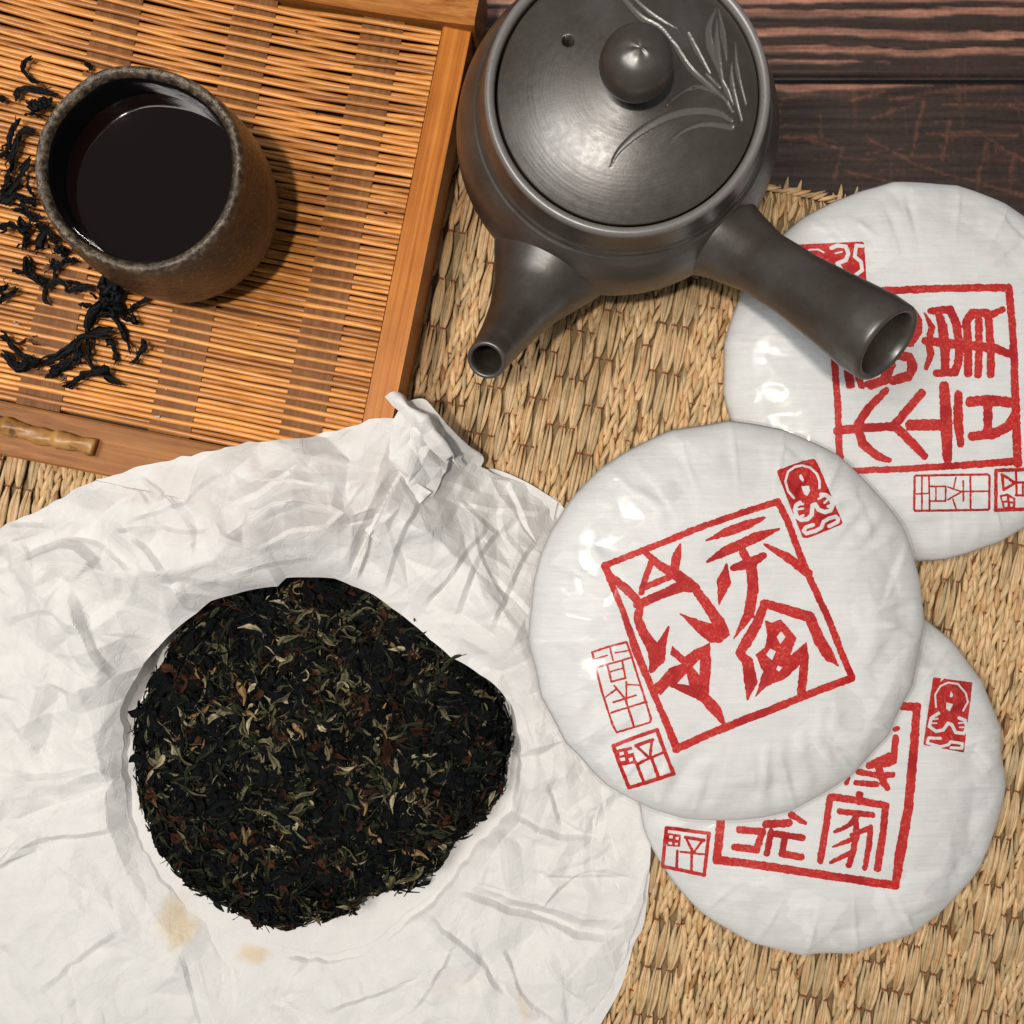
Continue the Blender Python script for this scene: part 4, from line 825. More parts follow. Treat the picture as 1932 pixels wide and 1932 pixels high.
darkk = [k for k in range(NK) if LT[k][3] in ('dark', 'olive')]
lightk = [k for k in range(NK) if LT[k][3] not in ('dark', 'brown')]
for i in range(N):
    th_ = r4.uniform(0, 2 * math.pi); top_one = i < 300
    qd = math.sqrt(r4.uniform(0, .93 if top_one else 1.0)); rd = qd * float(rcake(th_)) * (.99 if top_one else 1.0)
    rd *= 1 + (r4.uniform(0, .022) if qd > .97 and not top_one and math.sin(th_) < -.2 else 0)
    x, y = CC[0] + rd * math.cos(th_), CC[1] + rd * math.sin(th_)
    edge = max(0, (qd - .86) / .14)
    e = .0015; gx = float(cake_z(x + e, y) - cake_z(x - e, y)) / (2 * e); gy = float(cake_z(x, y + e) - cake_z(x, y - e)) / (2 * e)
    n = Vector((-gx, -gy, 1)).normalized(); n = (n + Vector(r4.normal(0, .12, 3))).normalized()
    z = float(cake_z(x, y)) + (.00065 if top_one else r4.uniform(-.0012, .0007))
    k = int(r4.choice(lightk)) if (top_one and r4.random() < .70) else int(r4.integers(NK))
    if LT[k][3] in ('gold', 'pale', 'khaki') and vnoise(np.array(x * 70.), np.array(y * 70.), 77) < -.05 and r4.random() < .8: k = int(r4.choice(darkk))   # light strands lie in clusters
    R = n.to_track_quat('Z', 'Y').to_matrix() @ Matrix.Rotation(r4.uniform(0, 6.28), 3, 'Z')
    sc = r4.uniform(.95, 1.4) if top_one else r4.uniform(.75, 1.2)
    if top_one:
        o = bpy.data.objects.new("tea_leaf", leaf_mesh(k)); C.objects.link(o); o.parent = cake
        o.matrix_local = Matrix.Translation((x - CC[0], y - CC[1], z - ZC0)) @ R.to_4x4() @ Matrix.Scale(sc, 4); continue
    V, f, c, _ = LT[k]
    Vs.append(V @ np.array(R).T * sc + (x, y, z)); Fs.append(f + off); off += len(V); Cs.append(c * r4.uniform(.6, 1.25))
mesh_obj("pressed_leaves", np.vstack(Vs), np.vstack(Fs), LEAF, cake, kind="stuff", cols=np.vstack(Cs))

# ------------------------------------------------------------------ opened wrapper: one crumpled sheet under and around the cake
wrapper = thing("paper_wrapper", "large crumpled white paper opened out around the dark tea cake", "paper", (*CC, .001))
def ring_fn(pts, close=True):
    """[(px, py, z)] round the cake -> radius(theta), height(theta)"""
    P = np.array([np.append(W(*p)[:2] - CC, p[2]) for p in pts]); t = np.arctan2(P[:, 1], P[:, 0]) % (2 * math.pi); r = np.hypot(P[:, 0], P[:, 1]); k = np.argsort(t)
    t, r, z = t[k], r[k], P[k, 2]
    tt = np.linspace(0, 2 * math.pi, 1441); 
    rr_ = np.interp(tt, t, r, period=2 * math.pi); zz_ = np.interp(tt, t, z, period=2 * math.pi)
    return (lambda th: np.interp(th % (2 * math.pi), tt, rr_)), (lambda th: np.interp(th % (2 * math.pi), tt, zz_))
OUTER = [(-70, 1050, .016), (0, 1000, .020), (45, 972, .022), (90, 950, .026), (160, 918, .032), (230, 890, .0375), (300, 872, .0385), (370, 853, .0385), (445, 842, .038), (520, 830, .038), (585, 822, .0385), (640, 810, .039), (700, 797, .040), (745, 790, .040),
         (790, 800, .030), (840, 845, .022), (880, 872, .016), (925, 893, .013), (990, 913, .011), (1052, 946, .007), (1090, 1000, .0045), (1160, 1180, .0042), (1215, 1400, .0040), (1234, 1500, .0040), (1231, 1560, .0060), (1222, 1640, .0055), (1204, 1725, .006), (1178, 1800, .005),
         (1150, 1866, .0055), (1092, 1932, .006), (1000, 2040, .005), (600, 2180, .005), (100, 2180, .005), (-250, 2080, .005), (-330, 1700, .006), (-260, 1300, .008)]
LIP = [(343, 1181, .021), (370, 1158, .022), (398, 1134, .023), (440, 1122, .024), (525, 1106, .0245), (541, 1090, .0245), (585, 1089, .025), (632, 1091, .025), (665, 1105, .025), (700, 1119, .025), (739, 1147, .0245), (775, 1175, .024), (811, 1207, .0235), (850, 1240, .023), (906, 1274, .022), (945, 1320, .016),
       (972, 1375, .011), (985, 1440, .008), (965, 1530, .006), (930, 1565, .006), (905, 1600, .0055), (870, 1650, .0055), (830, 1690, .0045), (780, 1740, .004), (700, 1795, .0038), (620, 1815, .0035), (540, 1800, .0035), (430, 1755, .004), (340, 1700, .0045), (275, 1620, .006), (238, 1540, .008), (228, 1450, .010), (226, 1360, .0115), (245, 1285, .014), (300, 1225, .019)]
CREST = [(60, 1060, .034), (130, 1062, .036), (215, 1085, .036), (300, 1080, .036), (350, 1075, .037), (397, 1060, .039), (429, 1012, .042), (468, 978, .044), (512, 954, .046), (575, 950, .047), (619, 955, .047), (660, 975, .044), (703, 960, .042), (760, 985, .040), (830, 1030, .037), (910, 1110, .033), (975, 1210, .026),
         (1000, 1290, .019), (1010, 1370, .014), (1010, 1450, .011), (985, 1545, .011), (945, 1590, .0115), (915, 1640, .011), (880, 1700, .010), (815, 1770, .0085), (720, 1840, .007), (610, 1870, .006), (500, 1860, .0065), (380, 1810, .007), (290, 1730, .009), (232, 1650, .011), (200, 1560, .0135), (190, 1470, .016), (165, 1380, .020), (140, 1270, .026), (90, 1150, .030)]
CREST = [(a, b, z + .010 * float(smooth01(np.array((z - .036) / .008)))) for a, b, z in CREST]
fo, zo = ring_fn(OUTER); fl, zlp = ring_fn(LIP); fc, zcr = ring_fn(CREST)
nt = 1250; th = np.linspace(0, 2 * math.pi, nt, endpoint=False)
rc_ = rcake(th); rl_ = fl(th); rcr = fc(th); ro_ = fo(th) * (1 + .004 * vnoise(np.cos(th) * 30, np.sin(th) * 30, 2))
stp = 0 * th
over = np.clip((zlp(th) - .012) / .010, 0, 1)               # how far the paper stands up beside the cake
rl_ = rl_ + (1 - over) * (.0012 * vnoise(np.cos(th) * 7, np.sin(th) * 7, 12) + .0007 * vnoise(np.cos(th) * 22, np.sin(th) * 22, 13))
rings = [(rc_ * .6, np.full(nt, .0036)), (rc_ * .98, np.full(nt, .0036)), (np.maximum(rc_ + .0012, rl_ - .004) * (1 - over) + (RC + .0035) * over, .0038 + 0 * th), (np.maximum(rc_ + .002, rl_ - .0015) * (1 - over) + (RC + .0035) * over, zlp(th) * .62),
         (np.maximum(rl_, rc_ + .0030) * (1 - over) + rl_ * over, zlp(th)), (rl_ * (.45 - .17 * stp) + rcr * (.55 + .17 * stp), zlp(th) * (.42 + .34 * stp) + zcr(th) * (.58 - .34 * stp)), (rcr, zcr(th)), (rcr * .72 + ro_ * .28, zcr(th) * .66 + np.maximum(zo(th), .004) * .34 + .0006), (rcr * .35 + ro_ * .65, zcr(th) * .28 + zo(th) * .72 + .0006), (ro_, zo(th))]
cnt = [2, 5, 9, 10, 34, 26, 52, 62, 58]
Rr, Zz, Un = [], [], []
for i in range(len(rings) - 1):
    t = np.linspace(0, 1, cnt[i], endpoint=(i == len(rings) - 2))
    Rr.append(rings[i][0][:, None] * (1 - t) + rings[i + 1][0][:, None] * t); Zz.append(rings[i][1][:, None] * (1 - t) + rings[i + 1][1][:, None] * t); Un.append(i + t)
Rr = np.concatenate(Rr, 1); Zz = np.concatenate(Zz, 1); Un = np.concatenate(Un)
def blur_u(A, k):                                            # ease the profile a little, keep the ends
    B = np.pad(A, ((0, 0), (k, k)), 'edge'); c = np.cumsum(np.pad(B, ((0, 0), (1, 0))), 1); return (c[:, 2 * k + 1:] - c[:, :-2 * k - 1]) / (2 * k + 1)
w_ = smooth01((Un - 4.0) / .8) * smooth01((9 - Un) / .3); Zz = Zz * (1 - w_) + blur_u(Zz, 5) * w_
T = th[:, None] + 0 * Rr
X = CC[0] + Rr * np.cos(T); Y = CC[1] + Rr * np.sin(T)
PXp, PYp = 966 + X / K / (H - Zz), 966 - Y / K / (H - Zz)
amp = smooth01((Un - 3.6) / 1.2)[None, :] * over[:, None] + smooth01((Un - 1.6) / 2.6)[None, :] * (1 - over[:, None])
side = smooth01((np.sin(T) + .45) / .9)                      # more crumpled where it was bunched up (far side)
crz = CR1(X, Y, .6) * (.0030 + .0022 * side) + CR2(X, Y, 1.9, .03) * (.0011 + .0011 * side) + CR3(X, Y, .4, .02) * .00030
# long pleats running out from the cake
pl = (np.abs(((T * 13 / (2 * math.pi) + .8 * vnoise(np.cos(T) * 2 + Rr * 9, np.sin(T) * 2, 6)) % 1) - .5) * 2 - .5)
crz = crz + pl * (.0008 + .0010 * side) * smooth01((Rr - rc_[:, None]) / .02) * (1 - .5 * smooth01((Un - 7.5) / 1.5)[None])
CREASE = [([(138, 1160), (112, 1270), (92, 1340), (70, 1410), (45, 1430)], -4.5, 60), ([(-40, 1110), (30, 1070), (90, 1040), (130, 1036), (175, 1070), (205, 1160)], 4.0, 30), ([(130, 1120), (165, 1200), (190, 1245), (215, 1275)], 4.0, 24), ([(215, 1275), (300, 1245), (345, 1210)], 2.5, 20),
          ([(-20, 1480), (60, 1476), (140, 1468), (240, 1440)], 2.2, 20), ([(-20, 1560), (100, 1525), (230, 1480)], -1.8, 22), ([(-20, 1600), (110, 1578), (235, 1560)], 2.2, 18), ([(0, 1180), (60, 1150), (115, 1150)], 1.8, 16), ([(0, 1320), (40, 1390), (55, 1430)], 2.2, 22), ([(85, 1620), (200, 1700), (250, 1790)], 1.4, 18), ([(60, 1880), (160, 1790), (240, 1740)], 1.8, 20), ([(0, 1830), (70, 1770), (130, 1690)], -1.6, 22),
          ([(943, 1530), (996, 1557), (1042, 1586), (1072, 1590), (1155, 1584)], 2.4, 15), ([(1036, 1474), (1050, 1520), (1062, 1575)], -2.0, 14), ([(946, 1567), (955, 1630), (966, 1692)], 2.2, 16), ([(983, 1643), (1052, 1659), (1102, 1662), (1190, 1654)], -2.2, 14), ([(1072, 1590), (1040, 1640), (1020, 1660)], 1.8, 14),
          ([(864, 1682), (920, 1699), (970, 1722), (1036, 1736), (1112, 1764), (1178, 1748)], -4.2, 17), ([(880, 1668), (980, 1700), (1080, 1722), (1170, 1735)], 1.6, 12), ([(811, 1726), (850, 1769), (897, 1811), (926, 1858), (972, 1900)], 2.6, 13), ([(943, 1795), (960, 1825), (989, 1884), (1060, 1940)], 2.0, 12), ([(1025, 1800), (1060, 1850), (1110, 1880)], 1.5, 12), ([(720, 1860), (820, 1850), (880, 1870)], -1.6, 18), ([(600, 1910), (700, 1875), (790, 1840)], 1.6, 16),
          ([(329, 1100), (262, 1030), (210, 985)], 2.6, 18), ([(329, 1100), (350, 1140), (380, 1150)], 2.4, 12), ([(200, 1010), (300, 1000), (360, 1010), (420, 1000)], 2.0, 16), ([(420, 900), (330, 960), (240, 990)], 1.8, 18), ([(640, 840), (560, 880), (470, 935), (400, 975)], 1.6, 18), ([(100, 1010), (190, 1025), (260, 1085)], -2.0, 16), ([(700, 905), (650, 960), (610, 1000)], 2.4, 14), ([(760, 890), (720, 950), (700, 985), (655, 1090)], -4.5, 12),
          ([(700, 985), (690, 1040), (672, 1095)], 3.0, 9), ([(800, 930), (760, 1000), (735, 1070), (720, 1120)], 2.2, 14), ([(990, 960), (920, 1020), (880, 1090), (850, 1190)], 2.2, 18), ([(930, 985), (860, 1080), (800, 1150)], -2.4, 16), ([(1020, 1010), (970, 1100), (930, 1200)], -2.2, 18), ([(860, 950), (960, 960), (1040, 965)], 1.8, 16), ([(780, 900), (850, 910), (900, 930)], 2.2, 14), ([(440, 1080), (520, 1060), (600, 1050)], 1.2, 14), ([(480, 1030), (540, 1000), (610, 990)], -1.2, 16)]
def crease(px, py, P, wl, wr):
    """fold along a polyline: steep on one side, easy on the other, dying out at its ends"""
    best = np.full(px.shape, 1e9); sg = np.zeros(px.shape); al = np.zeros(px.shape); n = len(P) - 1
    for i in range(n):
        (ax, ay), (bx, by) = P[i], P[i + 1]; dx, dy = bx - ax, by - ay
        t = np.clip(((px - ax) * dx + (py - ay) * dy) / (dx * dx + dy * dy + 1e-12), 0, 1); ex, ey = px - ax - t * dx, py - ay - t * dy
        d = np.hypot(ex, ey); m_ = d < best; best[m_] = d[m_]; sg[m_] = (dx * ey - dy * ex)[m_]; al[m_] = ((i + t) / n)[m_]
    w = np.where(sg > 0, wl, wr); return np.clip(1 - best / w, 0, 1) * np.clip(np.minimum(al, 1 - al) * 5, 0, 1)
rc4 = np.random.default_rng(17)
extra = []
for k in range(80):                                         # many small sharp folds of thin paper
    a0 = rc4.uniform(0, 2 * math.pi); f0 = rc4.uniform(.1, 1.0); rr0 = float(fc(np.array(a0))) * (1 - f0) + float(fo(np.array(a0))) * f0; x0, y0 = CC[0] + rr0 * math.cos(a0), CC[1] + rr0 * math.sin(a0)
    q0 = np.array([966 + x0 / K / (H - .01), 966 - y0 / K / (H - .01)]); dr = rc4.uniform(0, math.pi); ln = rc4.uniform(50, 210)
    mid = rc4.normal(0, .10) * ln; u2 = np.array([math.cos(dr), math.sin(dr)]); n2 = np.array([-u2[1], u2[0]])
    extra.append(([tuple(q0 - u2 * ln / 2), tuple(q0 + n2 * mid), tuple(q0 + u2 * ln / 2)], rc4.choice([-1, 1]) * rc4.uniform(.5, 1.5), rc4.uniform(9, 24)))
for pts, hmm, wpx in CREASE + extra:
    Pq = np.array(pts); m_ = (PXp > Pq[:, 0].min() - wpx * 2) & (PXp < Pq[:, 0].max() + wpx * 2) & (PYp > Pq[:, 1].min() - wpx * 2) & (PYp < Pq[:, 1].max() + wpx * 2)
    if not m_.any(): continue
    flip = (len(pts) + int(wpx)) % 2
    P = [tuple(q) for q in catmull(pts, 9)]
    crz[m_] += hmm * .001 * .9 * crease(PXp[m_], PYp[m_], P, wpx * (.6 if flip else 1.7), wpx * (1.7 if flip else .6))
lowlim = np.where(Un[None, :] > 8.4, .0012, .0015)
Zf = Zz + crz * amp
# over the tray the sheet must clear the frame
s__, t__ = w2st(X, Y); tray_on = (s__ > -.014) & (s__ < .2) & (t__ > T_BOT - .0215)
Zf = np.where(tray_on, np.maximum(Zf, .0375), np.maximum(Zf, .0036 + 0 * Zf))
inpl = smooth01((Un - 4.2) / 1.0)[None] * .0009
X = X + inpl * CR2(Y, X, .3); Y = Y + inpl * CR2(X, Y, 2.2)
# tea has stained the sheet below the cake
def blob(cx, cy, rx, ry, s): return smooth01(1.15 - np.hypot((PXp - cx) / rx, (PYp - cy) / ry) + .55 * fbm(PXp / 45, PYp / 45, s, 3))
st = np.clip(blob(335, 1745, 42, 52, 3) * .75 + blob(480, 1800, 52, 24, 4) * .8 + blob(860, 1860, 60, 22, 5) * .16 + blob(1075, 1690, 20, 16, 7) * .2 + blob(985, 1905, 22, 40, 8) * .45, 0, 1)
cols = 1 - st[..., None] * np.array([.06, .24, .50])
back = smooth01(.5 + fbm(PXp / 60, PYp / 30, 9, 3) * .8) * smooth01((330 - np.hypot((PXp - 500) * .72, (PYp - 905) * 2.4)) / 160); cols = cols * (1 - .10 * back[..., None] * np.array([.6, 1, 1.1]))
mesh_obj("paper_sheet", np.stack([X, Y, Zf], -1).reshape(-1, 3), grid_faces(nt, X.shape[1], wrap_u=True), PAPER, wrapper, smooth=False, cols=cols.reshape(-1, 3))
def patch(name, rows, n=70, m=70, amp=.0012, seed=0.0, white=1.0):
    A = np.array([[W(p[0], p[1], p[2] if p[2] < .036 else .036 + (p[2] - .036) * .62) for p in r] for r in rows]); B = np.array([catmull(r, m) for r in A]); G_ = np.stack([catmull(B[:, j], n) for j in range(m)], 1)
    x, y = G_[..., 0], G_[..., 1]; nn = np.cross(np.gradient(G_, axis=0), np.gradient(G_, axis=1)); nn /= np.linalg.norm(nn, axis=2)[..., None] + 1e-12
    d = CR2(x + seed, y, seed) * amp + CR3(x, y + seed, seed + 1) * amp * .45; 
    return mesh_obj(name, (G_ + nn * d[..., None]).reshape(-1, 3), grid_faces(n, m), PAPER, wrapper, smooth=False, cols=np.full((n * m, 3), white))
# pinched corner standing up beside the tray
patch("folded_corner", [[(700, 905, .036), (722, 850, .045), (738, 800, .050), (752, 775, .052)], [(740, 925, .041), (758, 868, .053), (775, 815, .058), (792, 778, .056)], [(775, 940, .037), (795, 885, .049), (815, 830, .052), (822, 785, .047)], [(812, 950, .033), (842, 905, .036), (858, 860, .034), (842, 800, .026)]], 80, 80, .0028, 1.1)
patch("folded_corner", [[(728, 748, .054), (737, 742, .057), (748, 741, .056), (758, 746, .052)], [(748, 772, .058), (756, 763, .062), (768, 760, .062), (780, 766, .057)], [(776, 800, .057), (790, 792, .063), (804, 790, .062), (818, 798, .055)], [(808, 838, .052), (822, 828, .058), (836, 828, .056), (846, 840, .048)], [(838, 872, .044), (850, 862, .048), (862, 868, .045), (866, 884, .038)]], 70, 40, .0018, 2.3)
patch("folded_corner", [[(760, 762, .040), (800, 752, .043), (826, 785, .036)], [(800, 800, .034), (842, 800, .034), (852, 842, .026)], [(835, 855, .026), (880, 850, .022), (911, 864, .018)], [(845, 890, .022), (878, 880, .018), (902, 893, .012)]], 60, 60, .0010, 3.1)
patch("folded_corner", [[(668, 985, .0415), (690, 940, .044), (735, 890, .044)], [(690, 1000, .043), (720, 955, .0465), (775, 905, .0455)], [(715, 1025, .0405), (755, 985, .043), (815, 930, .042)]], 60, 60, .0022, 4.2)
# second sheet peeping out under the first
patch("under_sheet", [[(905, 905, .0062), (926, 884, .0068), (990, 908, .0070), (1052, 946, .0052)], [(880, 980, .0058), (920, 960, .006), (985, 970, .0062), (1040, 1000, .005)]], 20, 50, .0005, 5.0)
patch("under_sheet", [[(1180, 1600, .0042), (1216, 1600, .0040), (1226, 1650, .0038)], [(1170, 1700, .0042), (1205, 1730, .0040), (1214, 1745, .0038)], [(1140, 1800, .0042), (1180, 1800, .0040), (1196, 1782, .0038)], [(1100, 1880, .0042), (1135, 1900, .0038), (1172, 1862, .0038)], [(1040, 1960, .0042), (1070, 1990, .0038), (1128, 1940, .0038)]], 70, 24, .0006, 6.0)

# ------------------------------------------------------------------ loose tea leaves on the tray
zA = zoomer(0, 150, 3.22); zB_ = zoomer(0, 750, 3.864)
GA = "loose black tea leaves left of the cup"; GB = "loose black tea leaves below the cup"
LOOSE = [
    ('A', [(295, 35), (240, 90), (212, 180), (255, 240), (330, 290), (390, 312)], 27, "black tea leaf curled like a hook, alone above the cup's left rim"),
    ('A', [(818, 100), (870, 190)], 30, "short black tea leaf poking out behind the cup's top rim"),
    ('A', [(160, 480), (180, 400), (260, 370), (400, 365), (500, 400), (525, 445)], 32, "broad arched black tea leaf touching the cup's upper left rim"),
    ('A', [(285, 480), (340, 530), (420, 490), (500, 450)], 55, 'crumpled black tea leaf below the broad arched one, beside the cup'),
    ('A', [(-30, 430), (60, 462)], 28, "black tea leaf cut off by the photo's left border, highest of those"),
    ('A', [(230, 610), (300, 600), (360, 620), (400, 650)], 17, 'thin angled black tea leaf just left of the cup, under the crumpled one'),
    ('A', [(195, 640), (130, 760), (80, 880), (30, 990)], 34, 'straight black tea leaf slanting steeply, leftmost long one in the scatter'),
    ('A', [(335, 770), (250, 750), (180, 830), (130, 1000), (90, 1200)], 38, "long black tea leaf running down parallel to the cup's left side"),
    ('A', [(300, 1000), (230, 1150), (160, 1250), (60, 1350), (-10, 1400)], 34, 'curved black tea leaf crossing lowest over the long upright leaves'),
    ('A', [(280, 1200), (280, 1330), (350, 1400)], 24, "thin bent black tea leaf partly under the cup's left side"),
    ('A', [(-20, 1450), (150, 1370), (260, 1420), (360, 1450)], 46, "wide black tea leaf lying flat and level beside the cup's left side"),
    ('A', [(100, 1500), (200, 1520), (290, 1590), (400, 1640)], 28, 'thin wavy black tea leaf reaching from the tray to the cup, lower left'),
    ('A', [(-10, 1690), (100, 1660), (200, 1690), (330, 1640)], 34, 'black tea leaf running in level from the left border below the wide one'),
    ('A', [(205, 1580), (230, 1760), (262, 1910)], 46, 'thick upright black tea leaf, lower left of the cup'),
    ('A', [(330, 1640), (420, 1700), (390, 1850), (330, 1900)], 40, 'looped black tea leaf against the cup, right of the thick upright one'),
    ('A', [(420, 1650), (480, 1760), (560, 1850)], 38, "black tea leaf slanting down along the cup's lower left curve"),
    ('A', [(95, 1180), (60, 1290), (-10, 1330)], 32, 'small black tea leaf caught under the crossing curved leaf, left of the cup'),
    ('A', [(-10, 1000), (80, 980), (120, 1080), (40, 1220)], 30, 'black tea leaf bent like a knee beside the left border'),
    ('A', [(200, 1430), (300, 1560), (420, 1580)], 24, 'short slanting black tea leaf under the level ones, touching the cup'),
    ('A', [(520, 1880), (600, 1900), (650, 1935)], 44, "stubby black tea leaf showing below the cup's lower left rim"),
    ('B', [(270, 20), (310, 140), (360, 240), (440, 310), (560, 270)], 60, 'wide folded black tea leaf lying just left under the cup'),
    ('B', [(130, 170), (200, 200), (330, 240)], 24, 'small pointed black tea leaf left of the wide folded one'),
    ('B', [(600, 40), (620, 150), (620, 300), (540, 400), (525, 510), (580, 598)], 34, 'long wavy black tea leaf hanging down alone left of the leaf tangle'),
    ('B', [(850, 40), (720, 110), (560, 190)], 40, 'forked black tea leaf joining the cup to the long wavy one'),
    ('B', [(660, 290), (730, 350), (760, 420), (850, 400), (1000, 380), (1110, 420)], 32, 'black tea leaf dipping in a curve between the wavy leaf and flat stalk'),
    ('B', [(-10, 460), (105, 330)], 42, 'upper of two black tea leaves at the left border, below the scatter'),
    ('B', [(-10, 560), (100, 470), (225, 380)], 36, 'lower of two black tea leaves at the left border, below the scatter'),
    ('B', [(1010, 180), (1060, 150)], 16, "tiny black tea leaf tip beside the cup's lower left wall"),
    ('B', [(1180, 220), (1200, 400), (1170, 560), (1050, 720), (1000, 900), (960, 1100)], 74, 'long flat leaf stalk running down from under the cup into the tangle'),
    ('B', [(1250, 240), (1270, 450), (1320, 600), (1290, 720)], 150, 'broadest black tea leaf, tucked partly under the cup'),
    ('B', [(1370, 430), (1490, 430)], 28, 'short level tea leaf sticking out right from the broadest leaf'),
    ('B', [(1762, 488), (1600, 560), (1440, 660), (1380, 700)], 32, 'straight black tea leaf slanting up right of the tangle'),
    ('B', [(1380, 700), (1500, 765), (1595, 805)], 38, 'thick short tea leaf slanting down right, under the straight one'),
    ('B', [(905, 565), (980, 590), (1060, 590)], 30, 'short dark tea leaf left of the flat stalk, pointing level'),
    ('B', [(1040, 440), (1100, 515)], 18, 'tiny slanting leaf just above the short level one, by the stalk'),
    ('B', [(1080, 690), (1250, 700), (1380, 830), (1440, 960), (1490, 1150)], 44, "arched black tea leaf at the tangle's right, ending in a point"),
    ('B', [(1300, 850), (1150, 900), (950, 960), (850, 1050), (700, 1130), (560, 1190), (420, 1330)], 62, 'long twisted black tea leaf sweeping down left through the whole tangle'),
    ('B', [(1200, 960), (1290, 1030), (1320, 1150), (1300, 1275)], 32, 'inner curved black tea leaf hanging like a sickle in the tangle'),
    ('B', [(1040, 1000), (1025, 1130), (1060, 1280), (1170, 1350), (1300, 1450), (1445, 1495)], 36, "thin leaf looping down and out at the tangle's lower end"),
    ('B', [(1245, 1285), (1180, 1335), (1000, 1350), (900, 1420), (800, 1490), (695, 1512)], 52, 'thick lowest leaf of the tangle below the cup'),
    ('B', [(930, 1080), (900, 1180), (760, 1250), (600, 1330), (500, 1412)], 62, 'second thick leaf of the tangle, just under the long twisted one'),
    ('B', [(-5, 935), (90, 980), (180, 1080), (280, 1170), (425, 1232)], 42, 'straight black tea leaf crossing down from the left border to the tangle'),
    ('B', [(-10, 1120), (100, 1220), (210, 1285), (300, 1230), (430, 1240), (475, 1185)], 52, 'wavy black tea leaf lowest at the left border, near the bamboo handle'),
    ('B', [(155, 1010), (240, 1010), (310, 968), (400, 1030), (485, 1040)], 13, 'hair thin reddish leaf fibre left of the tangle'),
    ('B', [(388, 950), (415, 922)], 10, 'tiny black leaf speck above the reddish fibre'),
    ('B', [(1648, 975), (1645, 1070), (1580, 1160), (1468, 1255)], 44, 'small forked tea leaf apart at the right of the tangle'),
    ('B', [(760, 310), (900, 340), (1100, 390)], 24, 'thin straight leaf stem crossing above the flat stalk, under the cup'),
    ('B', [(560, 1360), (700, 1290), (900, 1200)], 64, "broad leaf lump in the tangle's lower left heart"),
]
BLACK = mat_leaf("black_tea_leaf", .5, .12)
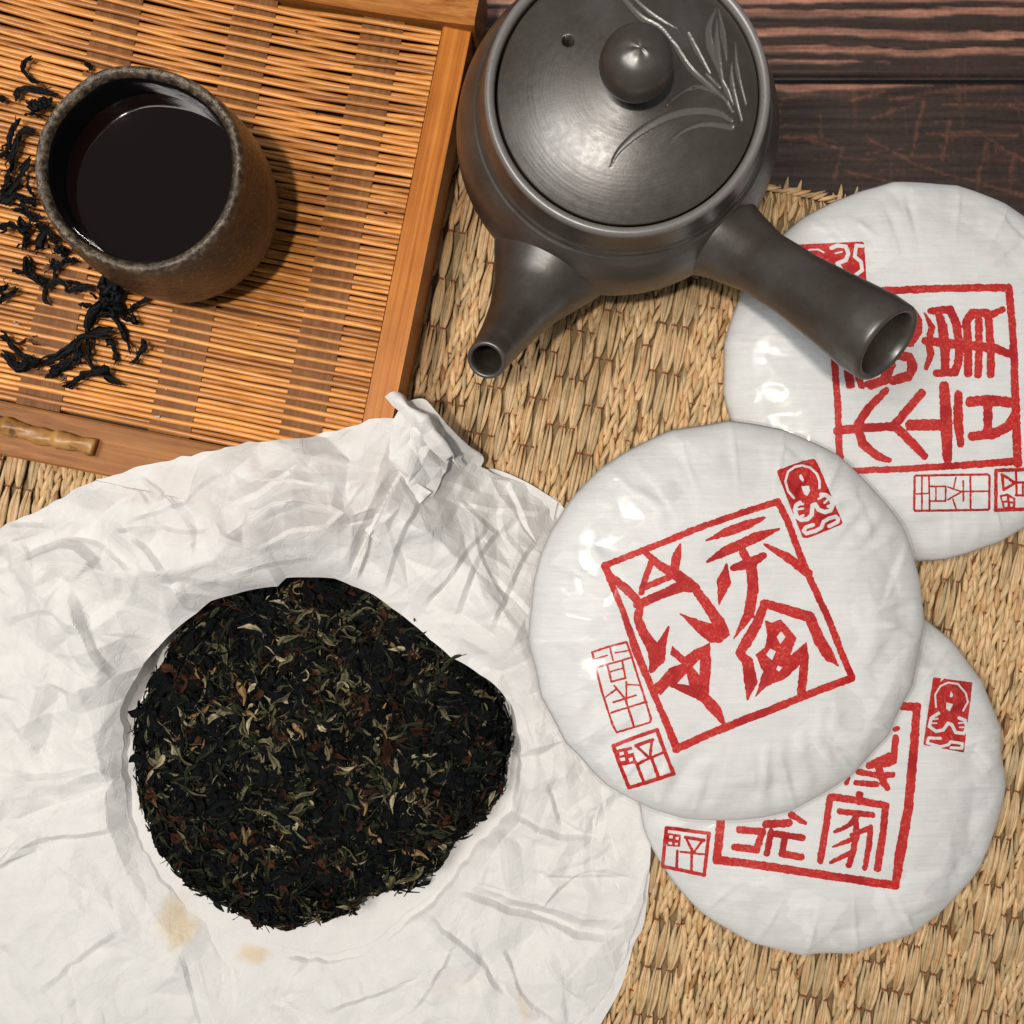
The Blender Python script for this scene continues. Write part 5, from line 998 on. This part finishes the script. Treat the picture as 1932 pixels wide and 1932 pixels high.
for i, (fr, pts, wd, lab) in enumerate(LOOSE):
    r5 = np.random.default_rng(900 + i); zf, sc = (zA, 3.22) if fr == 'A' else (zB_, 3.864)
    P2 = catmull([zf(*p) for p in pts], 28 if len(pts) > 2 else 14); n = len(P2)
    x0, y0 = W(*P2[n // 2], .031)[:2]; s0, _ = w2st(x0, y0); base = float(zs(s0)) + .0022
    rad = wd / sc / 1.56522 * K * .388 / 2 * (1.75 if wd < 60 else 1.5); lift = r5.uniform(.0002, .0012) + (.0014 if i % 3 == 0 else 0)
    t = np.linspace(0, 1, n); prof = np.clip(np.minimum(t * 6 + .22, (1 - t) * 3.2 + .10), 0, 1) * (1 + .22 * np.sin(t * r5.uniform(8, 20) + r5.uniform(0, 6)))
    path = np.array([W(p[0], p[1], base + rad * .6 + lift) for p in P2]); path[:, 2] += .0012 * np.sin(t * r5.uniform(2, 7) + r5.uniform(0, 6)) * r5.uniform(.2, 1)
    path[:, :2] += r5.normal(0, .00012, (n, 2))
    Tn = np.gradient(path, axis=0); Tn /= np.linalg.norm(Tn, axis=1)[:, None]; up = np.array([0, 0, 1.0]); S_ = np.cross(Tn, up); S_ /= np.linalg.norm(S_, axis=1)[:, None]; U_ = np.cross(S_, Tn)
    m_ = 9; a = np.linspace(0, 2 * math.pi, m_, endpoint=False); tw = r5.uniform(-9, 9) * t
    rr5 = rad * prof[:, None] * (1 + .30 * np.cos(3 * a + .7 * tw[:, None]) + .14 * r5.normal(0, 1, (n, m_))) * (1 + .35 * vnoise(t * 11, t * 0 + i, 3))[:, None]
    fl_ = .50 if wd < 60 else .34; ca, sa_ = np.cos(a)[None, :], fl_ * np.sin(a)[None, :]; ct, st_ = np.cos(tw * .6)[:, None], np.sin(tw * .6)[:, None]
    V = path[:, None] + rr5[..., None] * ((ca * ct - sa_ * st_)[..., None] * S_[:, None] + (ca * st_ + sa_ * ct)[..., None] * U_[:, None] * .75)
    Vl, Fl, off = [V.reshape(-1, 3)], [tube_faces(n, m_)], n * m_; caps = [[list(range(m_)), [(n - 1) * m_ + q for q in range(m_)][::-1]]]
    for e in range(2 if wd > 24 else 1 if wd > 12 else 0):       # thinner strands twisted round the main one, fraying away at an end
        ph = r5.uniform(0, 6) + 2 * e; fr_ = np.clip((t - r5.uniform(.55, .8)) / .3, 0, 1) if e == 0 else np.clip((r5.uniform(.2, .45) - t) / .3, 0, 1)
        offs = rad * (.75 + 1.5 * fr_ ** 1.5) * np.cos(t * r5.uniform(5, 11) * (1 - fr_) + ph)
        p2 = path + S_ * offs[:, None] + U_ * (rad * .5 * np.abs(np.sin(t * 7 + ph)))[:, None]
        r2 = rad * r5.uniform(.32, .5) * np.clip(np.minimum(t * 6 + .2, (1 - t) * 4 + .12), 0, 1)
        V2 = p2[:, None] + r2[:, None, None] * (np.cos(a)[None, :, None] * S_[:, None] + .6 * np.sin(a)[None, :, None] * U_[:, None])
        Vl.append(V2.reshape(-1, 3)); Fl.append(tube_faces(n, m_) + off); caps.append([[off + q for q in range(m_)], [off + (n - 1) * m_ + q for q in range(m_)][::-1]]); off += n * m_
    F = [np.vstack(Fl), np.array(sum(caps, []))]; V = np.vstack(Vl)
    col = np.array([.040, .012, .008]) if wd == 13 else np.array([.0030, .0036, .0046]) * r5.uniform(.7, 1.5)
    o = mesh_obj("loose_tea_leaf", V - path[n // 2], F, BLACK, None, cols=np.tile(col, (len(V), 1))); o.location = path[n // 2]
    tag(o, lab, "tea leaf", GA if fr == 'A' else GB)
# crumbs of tea and rice paper that fell beside
def crumbs(name, pts, col, size, zf, label, cat):
    Vs, Fs = [], []; off = 0; r6 = np.random.default_rng(len(pts) + int(size * 1e6))
    for (px, py) in pts:
        p = W(px, py, .03); z = zf(*p[:2]); p = W(px, py, z); s_ = size * r6.uniform(.6, 1.3); a0 = r6.uniform(0, 6)
        a = np.linspace(0, 2 * math.pi, 6, endpoint=False); V = []
        for zz, q in ((-.3, .7), (.25, 1.0), (.6, .5)): V += [[p[0] + s_ * q * math.cos(t + a0) * (1.6 if math.cos(t) > 0 else .9) * r6.uniform(.8, 1.2), p[1] + s_ * q * math.sin(t + a0) * r6.uniform(.7, 1.1), p[2] + s_ * zz] for t in a]
        F = []
        for l in range(2): F += [[off + l * 6 + i, off + l * 6 + (i + 1) % 6, off + l * 6 + 6 + (i + 1) % 6, off + l * 6 + 6 + i] for i in range(6)]
        Fs.append(np.array(F)); Vs += V; off += 18
    caps = np.array([[k * 18 + 12 + i for i in range(6)] for k in range(len(pts))])
    o = mesh_obj(name, Vs, [np.vstack(Fs), caps], LEAF, None, cols=np.tile(col, (len(Vs), 1))); tag(o, label, cat); o["kind"] = "stuff"
trayz = lambda x, y: float(zs(w2st(x, y)[0])) + .0026
crumbs("tea_crumbs", [(110, 83), (597, 213), (578, 285), (590, 334), (487, 614), (727, 402), (560, 60), (175, 440)], (.02, .012, .008), .00042, trayz, "tiny dark tea crumbs scattered over the bamboo rods", "crumbs")
crumbs("pale_crumbs", [(28, 607), (32, 612), (314, 734), (296, 786), (300, 787), (655, 800)], (.62, .52, .42), .00050, trayz, "tiny pale crumbs lying on the bamboo rods", "crumbs")
